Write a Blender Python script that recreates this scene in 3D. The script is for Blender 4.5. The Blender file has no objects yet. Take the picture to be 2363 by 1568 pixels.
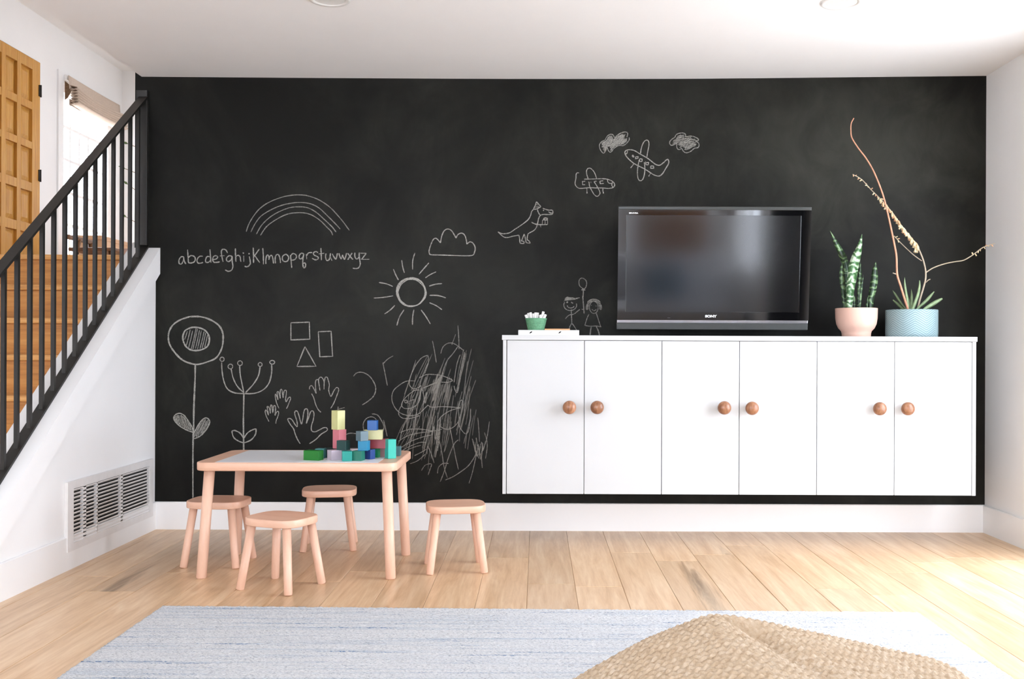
import bpy, bmesh, math, random
from mathutils import Vector, Matrix, Euler

random.seed(7)
S = bpy.context.scene
COL = S.collection
PI = math.pi

# ------------------------------------------------------------------ camera
FPX, VX, VY, ROLL, CAMZ = 2297.0, 1240.0, 808.0, 0.004, 0.974
cam_d = bpy.data.cameras.new('camera')
cam_d.sensor_width = 36.0
cam_d.lens = FPX * 36.0 / 2363.0
cam_d.shift_x = -(VX - 1181.5) / 2363.0
cam_d.shift_y = (VY - 784.0) / 2363.0
cam_d.clip_start = 0.05
cam = bpy.data.objects.new('camera', cam_d)
COL.objects.link(cam)
cam.location = (0, 0, CAMZ)
cam.rotation_euler = (PI / 2, -ROLL, 0)
S.camera = cam

# ------------------------------------------------------------------ world, daylight, exposure
W = bpy.data.worlds.new('sky'); S.world = W
W.use_nodes = True
bg = W.node_tree.nodes['Background']
bg.inputs[0].default_value = (0.90, 0.985, 1.125, 1)
bg.inputs[1].default_value = 9.0
S.view_settings.view_transform = 'Standard'
S.view_settings.look = 'None'
S.view_settings.gamma = 1.0
S.view_settings.use_curve_mapping = False
S.view_settings.exposure = 0.47


def portal(name, loc, rot, sx, sy):
    """daylight portal lying in a window opening: it only steers sampling of the sky"""
    l = bpy.data.lights.new(name, 'AREA')
    l.shape = 'RECTANGLE'; l.size = sx; l.size_y = sy
    l.cycles.is_portal = True
    o = bpy.data.objects.new(name, l); COL.objects.link(o)
    o.location = loc; o.rotation_euler = rot
    return o


# main dimensions (metres)
D = 5.369                 # back wall
XR = 2.416                # right wall
XK = -2.06                # knee wall face by the stairs
XKI = -2.205              # knee wall inner face
XE = -2.175               # left end of the black wall
XC = -2.14                # ceiling edge over the stairs
XS = -3.36                # far side of the staircase
XL = -4.48                # entry wall with door and window
YF = 10.71                # entry far wall
YB = -2.4                 # wall behind the camera
ZL = 1.505                # landing floor
ZE = 3.96                 # entry ceiling
SL = 0.731                # stair slope
def ktop(y): return SL * y - 2.408
WIN_R = (2.75, 4.65, 0.06, 2.2)      # glass door in the right wall: y0,y1,z0,z1
WIN_B = (-3.1, 1.0, 0.5, 2.3)      # window behind the camera: x0,x1,z0,z1
WIN_E = (9.36, 10.46, 1.78, 3.47)   # entry window: y0,y1,z0,z1
WIN_S = (-2.1, -.7, 0.75, 2.2)      # second window in the right wall, behind the camera
WIN_H_FILL = (7.5, 9.05, 2.2, 3.4)       # unseen window added to brighten the entry, hidden by the black wall
WIN_U_FILL = (-3.25, -2.25, 2.65, 3.8)   # unseen high window added to brighten the stairs, behind the camera

portal('daylight_glass_door', (XR + .1, (WIN_R[0] + WIN_R[1]) / 2, (WIN_R[2] + WIN_R[3]) / 2), (0, PI / 2, 0),
       WIN_R[3] - WIN_R[2], WIN_R[1] - WIN_R[0])
portal('daylight_rear_window', ((WIN_B[0] + WIN_B[1]) / 2, YB - .1, (WIN_B[2] + WIN_B[3]) / 2), (PI / 2, 0, 0),
       WIN_B[1] - WIN_B[0], WIN_B[3] - WIN_B[2])
portal('daylight_entry_window', (XL - .1, (WIN_E[0] + WIN_E[1]) / 2, (WIN_E[2] + WIN_E[3]) / 2), (0, -PI / 2, 0),
       WIN_E[3] - WIN_E[2], WIN_E[1] - WIN_E[0])


portal('daylight_side_window', (XR + .1, (WIN_S[0] + WIN_S[1]) / 2, (WIN_S[2] + WIN_S[3]) / 2), (0, PI / 2, 0),
       WIN_S[3] - WIN_S[2], WIN_S[1] - WIN_S[0])
portal('daylight_added_stairwell_window', ((WIN_U_FILL[0] + WIN_U_FILL[1]) / 2, YB - .1, (WIN_U_FILL[2] + WIN_U_FILL[3]) / 2), (PI / 2, 0, 0),
       WIN_U_FILL[1] - WIN_U_FILL[0], WIN_U_FILL[3] - WIN_U_FILL[2])
portal('daylight_added_hall_window', (-1.1, (WIN_H_FILL[0] + WIN_H_FILL[1]) / 2, (WIN_H_FILL[2] + WIN_H_FILL[3]) / 2), (0, PI / 2, 0),
       WIN_H_FILL[3] - WIN_H_FILL[2], WIN_H_FILL[1] - WIN_H_FILL[0])


# ------------------------------------------------------------------ helpers: pixel of the photograph -> place
def at(x, y, Y):
    dx, dy = x - VX, y - VY
    dx0, dy0 = dx + ROLL * dy, dy - ROLL * dx
    return (dx0 * Y / FPX, Y, CAMZ - dy0 * Y / FPX)


def on_floor(x, y, z=0.0):
    dx, dy = x - VX, y - VY
    dx0, dy0 = dx + ROLL * dy, dy - ROLL * dx
    Y = (CAMZ - z) * FPX / dy0
    return (dx0 * Y / FPX, Y, z)


# ------------------------------------------------------------------ helpers: materials
def lin(c):
    return tuple(((v / 255) / 12.92 if v / 255 <= .04045 else ((v / 255 + .055) / 1.055) ** 2.4) for v in c) + (1,)


class NT:
    def __init__(s, name):
        s.m = bpy.data.materials.new(name); s.m.use_nodes = True
        s.t = s.m.node_tree; s.b = s.t.nodes['Principled BSDF']

    def n(s, typ, **kw):
        x = s.t.nodes.new(typ)
        for k, v in kw.items():
            if k.startswith('i_'):
                key = k[2:]
                x.inputs[int(key) if key.isdigit() else key.replace('_', ' ')].default_value = v
            else:
                setattr(x, k, v)
        return x

    def l(s, a, b):
        s.t.links.new(a, b)

    def out(s, name, v):
        s.b.inputs[name].default_value = v

    def coords(s, scale=(1, 1, 1), kind='Object', rand=0.0):
        tc = s.n('ShaderNodeTexCoord'); mp = s.n('ShaderNodeMapping')
        mp.inputs['Scale'].default_value = scale
        s.l(tc.outputs[kind], mp.inputs[0])
        if rand:
            oi = s.n('ShaderNodeObjectInfo')
            vm = s.n('ShaderNodeVectorMath', operation='SCALE'); vm.inputs[0].default_value = (17.0, 29.0, 11.0)
            s.l(oi.outputs['Random'], vm.inputs['Scale'])
            sc = s.n('ShaderNodeVectorMath', operation='SCALE'); sc.inputs['Scale'].default_value = rand
            s.l(vm.outputs[0], sc.inputs[0])
            s.l(sc.outputs[0], mp.inputs['Location'])
        return mp.outputs[0]

    def noise(s, vec, scale=5, detail=4, rough=.55, dist=0):
        x = s.n('ShaderNodeTexNoise')
        x.inputs['Scale'].default_value = scale; x.inputs['Detail'].default_value = detail
        x.inputs['Roughness'].default_value = rough; x.inputs['Distortion'].default_value = dist
        s.l(vec, x.inputs['Vector'])
        return x.outputs['Fac']

    def ramp(s, fac, stops):
        r = s.n('ShaderNodeValToRGB'); e = r.color_ramp.elements
        while len(e) < len(stops): e.new(.5)
        for q, (p, c) in zip(e, stops):
            q.position = p; q.color = c
        s.l(fac, r.inputs[0])
        return r.outputs[0]

    def mix(s, fac, a, b, mode='MIX'):
        x = s.n('ShaderNodeMix', data_type='RGBA', blend_type=mode)
        if isinstance(fac, (int, float)): x.inputs[0].default_value = fac
        else: s.l(fac, x.inputs[0])
        for v, i in ((a, 6), (b, 7)):
            if isinstance(v, tuple): x.inputs[i].default_value = v
            else: s.l(v, x.inputs[i])
        return x.outputs[2]

    def math(s, op, a, b=None):
        x = s.n('ShaderNodeMath', operation=op)
        for v, i in ((a, 0), (b, 1)):
            if v is None: continue
            if isinstance(v, (int, float)): x.inputs[i].default_value = v
            else: s.l(v, x.inputs[i])
        return x.outputs[0]

    def bump(s, h, strength=.2, dist=.01):
        b = s.n('ShaderNodeBump'); b.inputs['Strength'].default_value = strength
        b.inputs['Distance'].default_value = dist
        s.l(h, b.inputs['Height']); s.l(b.outputs[0], s.b.inputs['Normal'])

    def color(s, sock): s.l(sock, s.b.inputs['Base Color'])


def plain(name, rgb, rough=.5, metal=0.0, var=.06, scale=30, bump=0.0, spec=.5, coat=0.0):
    t = NT(name)
    c = lin(rgb)
    v = t.noise(t.coords(), scale, 4)
    lo = tuple(max(0, x * (1 - var)) for x in c[:3]) + (1,)
    hi = tuple(min(1, x * (1 + var)) for x in c[:3]) + (1,)
    t.color(t.ramp(v, [(.3, lo), (.7, hi)]))
    t.out('Roughness', rough); t.out('Metallic', metal); t.out('Specular IOR Level', spec)
    if coat: t.out('Coat Weight', coat); t.out('Coat Roughness', .08)
    if bump: t.bump(v, bump, .003)
    return t.m


def wood(name, dark, mid, light, grain=(16, 1.1, 16), rand=0.0, rough=.45, tone=0.0, knots=False, bump=.12, spec=.5):
    """grain runs along the axis with the small mapping scale"""
    t = NT(name)
    vec = t.coords(grain, rand=rand)
    a = t.noise(vec, 1.6, 6, .6, 1.2)
    b = t.noise(vec, 7.0, 5, .65, .3)
    f = t.math('ADD', t.math('MULTIPLY', a, .65), t.math('MULTIPLY', b, .35))
    col = t.ramp(f, [(.30, lin(dark)), (.5, lin(mid)), (.68, lin(light))])
    if knots:
        kv = t.coords(tuple(g * .16 for g in grain), rand=rand)
        vo = t.n('ShaderNodeTexVoronoi'); vo.inputs['Scale'].default_value = 1.5
        t.l(kv, vo.inputs['Vector'])
        kd = t.math('ADD', vo.outputs['Distance'], t.math('MULTIPLY', a, .28))
        kf = t.ramp(kd, [(.17, (.8, .8, .8, 1)), (.27, (0, 0, 0, 1))])
        col = t.mix(t.math('MULTIPLY', kf, .8), col, lin(tuple(int(v * .42) for v in dark)))
    if tone:
        oi = t.n('ShaderNodeObjectInfo')
        hs = t.n('ShaderNodeHueSaturation')
        t.l(t.math('ADD', t.math('MULTIPLY', oi.outputs['Random'], tone), 1 - tone / 2), hs.inputs['Value'])
        t.l(col, hs.inputs['Color']); col = hs.outputs[0]
    t.color(col)
    t.out('Roughness', rough); t.out('Specular IOR Level', spec)
    if bump: t.bump(b, bump, .002)
    return t.m


M = {}
M['white'] = plain('white_paint', (245, 243, 241), .55, var=.012, scale=3, bump=.02)
M['ceil'] = plain('ceiling_paint', (247, 245, 243), .7, var=.012, scale=3, bump=.03)
M['trim'] = plain('white_trim_paint', (244, 242, 240), .38, var=.012, scale=3)
M['cab'] = plain('white_cabinet_lacquer', (200, 200, 199), .6, var=.006, scale=3, spec=.2)
M['metal'] = plain('black_painted_steel', (30, 28, 25), .42, var=.12, scale=60, bump=.05)
M['vent'] = plain('white_enamelled_grille', (232, 228, 225), .4, var=.03, scale=25)
M['dark'] = plain('dark_void', (38, 34, 30), .8)
M['oak'] = wood('oak_floor_planks', (188, 147, 104), (213, 177, 138), (229, 200, 165), (11, .8, 11), rand=1, rough=.34, tone=.26, knots=True, bump=.1)
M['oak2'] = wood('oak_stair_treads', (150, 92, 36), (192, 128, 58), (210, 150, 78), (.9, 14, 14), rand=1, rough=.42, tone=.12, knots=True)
M['oak_lit'] = wood('oak_stair_treads_lit', (176, 116, 54), (212, 152, 84), (226, 172, 104), (.9, 14, 14), rand=1, rough=.4, tone=.1)  # lighter copy of the stair oak, light on the nosings put into the colour
M['door'] = wood('honey_oak_door', (178, 118, 42), (200, 144, 62), (214, 164, 82), (15, 15, .9), rand=1, rough=.42, tone=.08)
M['birch'] = wood('pale_pink_birch', (216, 168, 141), (226, 182, 156), (233, 194, 169), (5, 5, 1.2), rand=1, rough=.42, bump=.03)
M['birch_top'] = wood('pale_pink_birch_top', (214, 166, 138), (225, 179, 152), (233, 192, 167), (1.2, 7, 7), rand=1, rough=.4, bump=.03)
M['paper'] = plain('white_drawing_panel', (244, 243, 245), .3, var=.015)
M['knob'] = wood('turned_walnut_knob', (98, 62, 42), (140, 94, 66), (174, 126, 94), (26, 26, 7), rand=1, rough=.3, tone=.35, bump=.03)
M['gloss'] = plain('piano_black_plastic', (8, 8, 9), .05, var=.1, spec=.9)
M['tvgrey'] = plain('dark_grey_plastic', (52, 54, 52), .35)
M['curtain'] = plain('charcoal_curtain_cloth', (24, 25, 26), .9, var=.1, scale=60, spec=.1)
M['silver'] = plain('brushed_silver_strip', (185, 186, 194), .16, metal=.95, var=.04)
M['screen'] = plain('matte_lcd_screen', (8, 8, 9), .11, var=.05, spec=.85)
M['logo'] = plain('white_logo_print', (230, 230, 230), .5)
M['pinkpot'] = plain('pink_clay_glaze', (216, 176, 158), .5, var=.03, scale=12)
M['soil'] = plain('dark_soil', (48, 38, 30), .95, var=.4, scale=90, bump=.8)
M['cup'] = plain('green_woven_cup', (96, 150, 112), .55, var=.22, scale=120, bump=.3)
M['chalkstick'] = plain('white_chalk_stick', (242, 240, 236), .8, var=.03)
M['stick'] = plain('orange_wood_pencil', (226, 172, 122), .5)
M['boxw'] = plain('white_card_box', (236, 234, 232), .45, var=.01)
M['aloe'] = plain('grey_green_succulent', (136, 158, 116), .5, var=.25, scale=45, bump=.15)
M['aloe_dark'] = plain('olive_green_succulent', (96, 112, 74), .55, var=.25, scale=45)
M['stalk_o'] = plain('coral_flower_stalk', (208, 148, 118), .55, var=.15, scale=60)
M['stalk_g'] = plain('grey_tan_flower_stalk', (180, 164, 142), .6, var=.15, scale=60)
M['bell'] = plain('cream_pink_aloe_flower', (222, 204, 164), .55, var=.3, scale=70)
M['bell2'] = plain('coral_aloe_bud', (214, 168, 130), .55, var=.3, scale=70)
M['shade'] = plain('cream_linen_shade', (208, 188, 170), .8, var=.06, scale=60, bump=.1)
M['lining'] = plain('brown_shade_lining', (120, 92, 66), .8, var=.3, scale=80)
M['brown'] = wood('brown_chair_wood', (86, 52, 28), (112, 72, 40), (138, 92, 54), (8, 8, 8), rough=.4)
M['tan'] = wood('tan_bench_wood', (206, 160, 120), (220, 176, 136), (228, 188, 150), (8, 1, 8), rough=.5)
M['leafg'] = plain('houseplant_leaf', (104, 122, 74), .5, var=.2, scale=50)
M['sofa'] = plain('pale_grey_sofa_cloth', (226, 226, 230), .85, var=.06, scale=70, bump=.2)
M['bluecush'] = plain('dusty_blue_cushion_cloth', (92, 124, 148), .85, var=.1, scale=70, bump=.2)
M['dresser'] = wood('walnut_dresser', (104, 64, 32), (134, 86, 46), (158, 106, 62), (1, 10, 10), rough=.4)
M['lamp'] = plain('white_downlight_trim', (238, 236, 232), .35, var=.01)
M['ground'] = plain('pale_patio_concrete', (222, 219, 214), .9, var=.08, scale=4)

# chalkboard paint with rubbed-in dust
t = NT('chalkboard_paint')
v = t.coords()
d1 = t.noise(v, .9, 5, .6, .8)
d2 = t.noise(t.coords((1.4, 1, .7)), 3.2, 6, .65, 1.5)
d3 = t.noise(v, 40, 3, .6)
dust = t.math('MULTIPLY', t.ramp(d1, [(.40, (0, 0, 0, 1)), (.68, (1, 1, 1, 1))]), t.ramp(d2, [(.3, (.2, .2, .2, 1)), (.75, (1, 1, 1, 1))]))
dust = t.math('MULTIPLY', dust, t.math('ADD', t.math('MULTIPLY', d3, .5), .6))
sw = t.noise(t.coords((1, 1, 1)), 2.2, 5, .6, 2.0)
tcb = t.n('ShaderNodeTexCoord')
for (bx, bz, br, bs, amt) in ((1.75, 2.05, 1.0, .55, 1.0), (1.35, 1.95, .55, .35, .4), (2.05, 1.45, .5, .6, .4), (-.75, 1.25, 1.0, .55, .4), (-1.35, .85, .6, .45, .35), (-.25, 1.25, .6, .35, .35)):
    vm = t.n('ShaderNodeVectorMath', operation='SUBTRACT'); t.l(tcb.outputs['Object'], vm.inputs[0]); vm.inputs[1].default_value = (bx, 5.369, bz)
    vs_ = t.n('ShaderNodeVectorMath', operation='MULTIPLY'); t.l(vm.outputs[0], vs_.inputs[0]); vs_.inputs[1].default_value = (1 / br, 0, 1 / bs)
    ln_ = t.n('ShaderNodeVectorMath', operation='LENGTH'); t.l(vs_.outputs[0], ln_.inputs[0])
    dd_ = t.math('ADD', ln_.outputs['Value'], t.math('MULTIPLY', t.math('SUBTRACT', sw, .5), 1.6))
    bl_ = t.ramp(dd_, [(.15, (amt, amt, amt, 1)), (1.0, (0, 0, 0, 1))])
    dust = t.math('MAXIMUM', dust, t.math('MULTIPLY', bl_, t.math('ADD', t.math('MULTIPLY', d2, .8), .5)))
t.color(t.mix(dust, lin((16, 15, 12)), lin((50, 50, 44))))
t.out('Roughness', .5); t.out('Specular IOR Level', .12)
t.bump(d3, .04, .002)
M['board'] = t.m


def chalk(name, amount):
    t = NT(name)
    g = t.noise(t.coords(), 420, 3, .7)
    a = t.ramp(g, [(.36, (amount * .35,) * 3 + (1,)), (.6, (amount,) * 3 + (1,))])
    t.color(t.mix(.5, lin((176, 173, 166)), lin((182, 178, 168))))
    t.out('Roughness', .95); t.out('Specular IOR Level', .1)
    t.l(a, t.b.inputs['Alpha'])
    return t.m


M['chalk'] = chalk('white_chalk_line', .86)
M['chalk_mid'] = chalk('rubbed_chalk_line', .62)
M['chalk_soft'] = chalk('faint_chalk_line', .38)

# banded snake plant leaf
def snake(name, c1, c2, c3):
    t = NT(name)
    wv = t.n('ShaderNodeTexWave', bands_direction='Z')
    wv.inputs['Scale'].default_value = 9; wv.inputs['Distortion'].default_value = 12; wv.inputs['Detail'].default_value = 4
    wv.inputs['Detail Scale'].default_value = 2.2
    t.l(t.coords((1, 1, 1), rand=.2), wv.inputs['Vector'])
    nn = t.noise(t.coords((3, 3, 1)), 14, 4)
    t.color(t.ramp(t.math('ADD', t.math('MULTIPLY', wv.outputs['Fac'], .6), t.math('MULTIPLY', nn, .4)),
                   [(.3, lin(c1)), (.55, lin(c2)), (.78, lin(c3))]))
    t.out('Roughness', .38)
    return t.m
M['snake'] = snake('banded_snake_plant_leaf', (22, 44, 22), (44, 76, 38), (108, 134, 92))
M['snake_pale'] = snake('pale_banded_snake_plant_leaf', (52, 92, 48), (120, 152, 108), (186, 202, 176))

# blue pot with chevron relief
t = NT('blue_chevron_glaze')
tc = t.n('ShaderNodeTexCoord'); sp = t.n('ShaderNodeSeparateXYZ'); t.l(tc.outputs['Object'], sp.inputs[0])
ang = t.math('ARCTAN2', sp.outputs[1], sp.outputs[0])
tri = t.math('PINGPONG', t.math('MULTIPLY', ang, 1.0), .45)
lz = t.math('FRACT', t.math('MULTIPLY', t.math('ADD', sp.outputs[2], t.math('MULTIPLY', tri, .075)), 88.0))
ln = t.ramp(lz, [(.0, (1, 1, 1, 1)), (.2, (1, 1, 1, 1)), (.32, (0, 0, 0, 1)), (.9, (0, 0, 0, 1)), (1.0, (1, 1, 1, 1))])
t.color(t.mix(ln, lin((150, 172, 174)), lin((108, 136, 142))))
t.out('Roughness', .5)
iv = t.math('SUBTRACT', 1.0, ln); t.bump(iv, .5, .002)
M['bluepot'] = t.m

# rug: pale wool with broken blue streaks across the room
t = NT('streaked_wool_rug')
s0 = t.noise(t.coords((.35, 9, 1)), 1.0, 3, .5)
s1 = t.noise(t.coords((1.1, 46, 1)), 1.0, 4, .6, .15)
s2 = t.noise(t.coords((2.6, 110, 1)), 1.0, 3, .6, .3)
s3 = t.noise(t.coords((70, 210, 70)), 1.5, 3, .7)
base = t.ramp(s3, [(.34, lin((158, 160, 164))), (.46, lin((206, 206, 207))), (.64, lin((226, 225, 224)))])
bl = t.math('MULTIPLY', t.ramp(s1, [(.48, (0, 0, 0, 1)), (.66, (.62, .62, .62, 1))]), t.ramp(s0, [(.38, (.25, .25, .25, 1)), (.62, (1, 1, 1, 1))]))
bl = t.math('MULTIPLY', bl, t.math('ADD', t.math('MULTIPLY', s3, 1.2), .1))
base = t.mix(bl, base, lin((130, 158, 182)))
k = t.math('MULTIPLY', t.ramp(s2, [(.56, (0, 0, 0, 1)), (.64, (1, 1, 1, 1))]), t.ramp(s1, [(.5, (0, 0, 0, 1)), (.6, (1, 1, 1, 1))]))
base = t.mix(t.math('MULTIPLY', k, .85), base, lin((62, 102, 148)))
t.color(base)
t.out('Roughness', .95); t.out('Specular IOR Level', .1)
t.bump(s3, .6, .006)
M['rug'] = t.m

# jute yarn
t = NT('braided_jute')
j1 = t.noise(t.coords((1, 1, 1)), 60, 5, .7)
j2 = t.noise(t.coords((1, 1, 1)), 5, 3, .6)
c = t.ramp(j1, [(.25, lin((160, 134, 106))), (.48, lin((196, 174, 148))), (.72, lin((218, 202, 182)))])
c = t.mix(t.ramp(j2, [(.35, (0, 0, 0, 1)), (.7, (.5, .5, .5, 1))]), c, lin((190, 165, 136)))
t.color(c); t.out('Roughness', .9); t.out('Specular IOR Level', .15); t.bump(j1, .6, .004)
M['jute'] = t.m

# window pane: mostly clear with a faint reflection
t = NT('window_glass')
tr = t.n('ShaderNodeBsdfTransparent'); gl = t.n('ShaderNodeBsdfGlossy'); gl.inputs['Roughness'].default_value = .02
mx = t.n('ShaderNodeMixShader'); mx.inputs[0].default_value = .05
t.l(tr.outputs[0], mx.inputs[1]); t.l(gl.outputs[0], mx.inputs[2])
t.l(mx.outputs[0], t.t.nodes['Material Output'].inputs[0])
M['glass'] = t.m


# ------------------------------------------------------------------ helpers: objects
def tag(o, label=None, cat=None, group=None, kind=None):
    for k_, v_ in (('label', label), ('category', cat), ('group', group), ('kind', kind)):
        if v_: o[k_] = v_
    return o


def thing(name, label, cat, loc=(0, 0, 0), rz=0.0, group=None, kind=None):
    o = bpy.data.objects.new(name, None)
    o.empty_display_size = .05
    COL.objects.link(o); o.location = loc; o.rotation_euler = (0, 0, rz)
    return tag(o, label, cat, group, kind)


class MB:
    """collects shapes into one mesh"""
    def __init__(s): s.v = []; s.f = []; s.sm = []

    def add(s, vs, fs, smooth=False):
        n = len(s.v); s.v += [tuple(p) for p in vs]
        for f in fs: s.f.append([i + n for i in f]); s.sm.append(smooth)
        return s

    def box(s, x0, x1, y0, y1, z0, z1, bev=0.0):
        if bev <= 0:
            s.add([(x0, y0, z0), (x1, y0, z0), (x1, y1, z0), (x0, y1, z0), (x0, y0, z1), (x1, y0, z1), (x1, y1, z1), (x0, y1, z1)],
                  [(0, 3, 2, 1), (4, 5, 6, 7), (0, 1, 5, 4), (1, 2, 6, 5), (2, 3, 7, 6), (3, 0, 4, 7)])
        else:
            bm = bmesh.new()
            bmesh.ops.create_cube(bm, size=1)
            for q in bm.verts:
                q.co = ((x0 + x1) / 2 + q.co.x * (x1 - x0), (y0 + y1) / 2 + q.co.y * (y1 - y0), (z0 + z1) / 2 + q.co.z * (z1 - z0))
            bmesh.ops.bevel(bm, geom=bm.edges[:], offset=bev, segments=2, affect='EDGES', profile=.6)
            s.bm(bm)
        return s

    def bm(s, bm, smooth=False):
        bm.verts.index_update()
        s.add([q.co[:] for q in bm.verts], [[q.index for q in f.verts] for f in bm.faces], smooth)
        bm.free(); return s

    def prism(s, poly, axis, a, b):
        """poly: list of 2D points, extruded along axis ('x','y','z') from a to b"""
        def P(p, q): return {'x': (q, p[0], p[1]), 'y': (p[0], q, p[1]), 'z': (p[0], p[1], q)}[axis]
        n = len(poly)
        s.add([P(p, a) for p in poly] + [P(p, b) for p in poly],
              [list(range(n))[::-1], list(range(n, 2 * n))] + [(i, (i + 1) % n, n + (i + 1) % n, n + i) for i in range(n)])
        return s

    def lathe(s, prof, cx=0, cy=0, seg=40, smooth=True):
        vs = []; fs = []
        for r, z in prof:
            for k in range(seg):
                a = 2 * PI * k / seg; vs.append((cx + r * math.cos(a), cy + r * math.sin(a), z))
        for i in range(len(prof) - 1):
            for k in range(seg):
                fs.append((i * seg + k, i * seg + (k + 1) % seg, (i + 1) * seg + (k + 1) % seg, (i + 1) * seg + k))
        s.add(vs, fs, smooth)
        s.add([vs[k] for k in range(seg)], [list(range(seg))[::-1]]); s.add([vs[(len(prof) - 1) * seg + k] for k in range(seg)], [list(range(seg))])
        return s

    def tube(s, pts, rad, seg=10, caps=True, smooth=True):
        pts = [Vector(p) for p in pts]; n = len(pts)
        if not isinstance(rad, (list, tuple)): rad = [rad] * n
        vs = []; fs = []
        up = Vector((0, 0, 1)); prev = None
        for i, p in enumerate(pts):
            d = (pts[min(i + 1, n - 1)] - pts[max(i - 1, 0)]).normalized()
            if prev is None:
                a = d.cross(up if abs(d.z) < .9 else Vector((1, 0, 0))).normalized()
            else:
                a = (prev - d * prev.dot(d)).normalized()
            prev = a; b = d.cross(a)
            for k in range(seg):
                w = 2 * PI * k / seg; vs.append(p + (a * math.cos(w) + b * math.sin(w)) * rad[i])
        for i in range(n - 1):
            for k in range(seg):
                fs.append((i * seg + k, i * seg + (k + 1) % seg, (i + 1) * seg + (k + 1) % seg, (i + 1) * seg + k))
        if caps:
            fs.append(list(range(seg))[::-1]); fs.append([(n - 1) * seg + k for k in range(seg)])
        s.add(vs, fs, smooth); return s

    def build(s, name, mat, parent=None, world=False):
        """world=True: the points are in room coordinates and are moved into the parent's frame"""
        me = bpy.data.meshes.new(name)
        vs = s.v
        if world and parent is not None:
            c = parent.matrix_basis.translation
            par = parent.parent
            while par is not None:
                c = c + par.matrix_basis.translation; par = par.parent
            vs = [(p[0] - c.x, p[1] - c.y, p[2] - c.z) for p in vs]
        me.from_pydata(vs, [], s.f); me.update()
        me.polygons.foreach_set('use_smooth', s.sm)
        bm = bmesh.new(); bm.from_mesh(me); bmesh.ops.recalc_face_normals(bm, faces=bm.faces); bm.to_mesh(me); bm.free()
        me.materials.append(M[mat] if isinstance(mat, str) else mat)
        o = bpy.data.objects.new(name, me); COL.objects.link(o)
        if parent is not None: o.parent = parent
        return o


def copy_tree(o, parent=None):
    c = o.copy(); COL.objects.link(c); c.parent = parent
    for ch in o.children: copy_tree(ch, c)
    return c


def struct(name, mb, mat, label=None):
    o = mb.build(name, mat); o['kind'] = 'structure'
    if label: o['label'] = label
    return o


def wall_with_hole(mb, axis, t0, t1, a0, a1, z0, z1, hole):
    """wall slab lying across `axis` ('x' or 'y') between t0..t1 with one rectangular opening (a0,a1,z0,z1)"""
    h0, h1, hz0, hz1 = hole
    for (p, q, r, s_) in ((a0, h0, z0, z1), (h1, a1, z0, z1), (h0, h1, z0, hz0), (h0, h1, hz1, z1)):
        if q - p < 1e-4 or s_ - r < 1e-4: continue
        if axis == 'x': mb.box(t0, t1, p, q, r, s_)
        else: mb.box(p, q, t0, t1, r, s_)
    return mb


def smooth_curve(pts, sub=6, closed=False):
    if len(pts) < 3: return list(pts)
    out = []; n = len(pts)
    for i in range(n - 1):
        p0 = pts[max(i - 1, 0)]; p1 = pts[i]; p2 = pts[i + 1]; p3 = pts[min(i + 2, n - 1)]
        for k in range(sub):
            t_ = k / sub
            out.append(tuple(.5 * ((2 * b) + (-a + c_) * t_ + (2 * a - 5 * b + 4 * c_ - d) * t_ ** 2 + (-a + 3 * b - 3 * c_ + d) * t_ ** 3)
                             for a, b, c_, d in zip(p0, p1, p2, p3)))
    out.append(tuple(pts[-1])); return out


# ================================================================== THE ROOM
ground = MB().box(-14, 12, -14, 22, -.6, -.35).build('ground_outside', 'ground')
tag(ground, kind='structure', label='pale paved ground outside the glass door')

floor = struct('floor', MB().box(XS - .1, XR + .1, YB - .1, D + .1, -.30, -.02), 'dark')
PW = .196; PX0 = -.037
cols = []
k0 = math.floor((XS - PX0) / PW)
nplank = 0
rp = random.Random(3)
for kx in range(k0, 14):
    x0 = PX0 + kx * PW; x1 = x0 + PW
    x0c, x1c = max(x0, XS), min(x1, XR)
    if x1c - x0c < .01: continue
    y = YB - rp.uniform(0, 1.6)
    yend = D if x0c > XK - .19 else 3.4
    while y < yend:
        L = rp.uniform(1.35, 2.15)
        ya, yb = max(y, YB), min(y + L, yend)
        y += L
        if yb - ya < .05: continue
        xa = x0c if (x0c > XK or yend < 4) else max(x0c, XK - .02)
        cx, cy = (xa + x1c) / 2, (ya + yb) / 2
        hw, hl, b = (x1c - xa) / 2 - .0004, (yb - ya) / 2 - .0004, .0016
        mb = MB()
        mb.add([(-hw, -hl, -.02), (hw, -hl, -.02), (hw, hl, -.02), (-hw, hl, -.02),
                (-hw, -hl, -b), (hw, -hl, -b), (hw, hl, -b), (-hw, hl, -b),
                (-hw + b, -hl + b, 0), (hw - b, -hl + b, 0), (hw - b, hl - b, 0), (-hw + b, hl - b, 0)],
               [(0, 3, 2, 1), (0, 1, 5, 4), (1, 2, 6, 5), (2, 3, 7, 6), (3, 0, 4, 7), (4, 5, 9, 8), (5, 6, 10, 9), (6, 7, 11, 10), (7, 4, 8, 11), (8, 9, 10, 11)])
        o = mb.build('plank', 'oak', floor); o.location = (cx, cy, 0)
        nplank += 1

# black chalkboard wall
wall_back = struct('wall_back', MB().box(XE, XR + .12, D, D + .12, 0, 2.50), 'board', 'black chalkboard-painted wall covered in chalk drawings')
struct('wall_back_upper', MB().box(XE, XR + .12, D, D + .12, 2.50, ZE), 'white')

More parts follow.
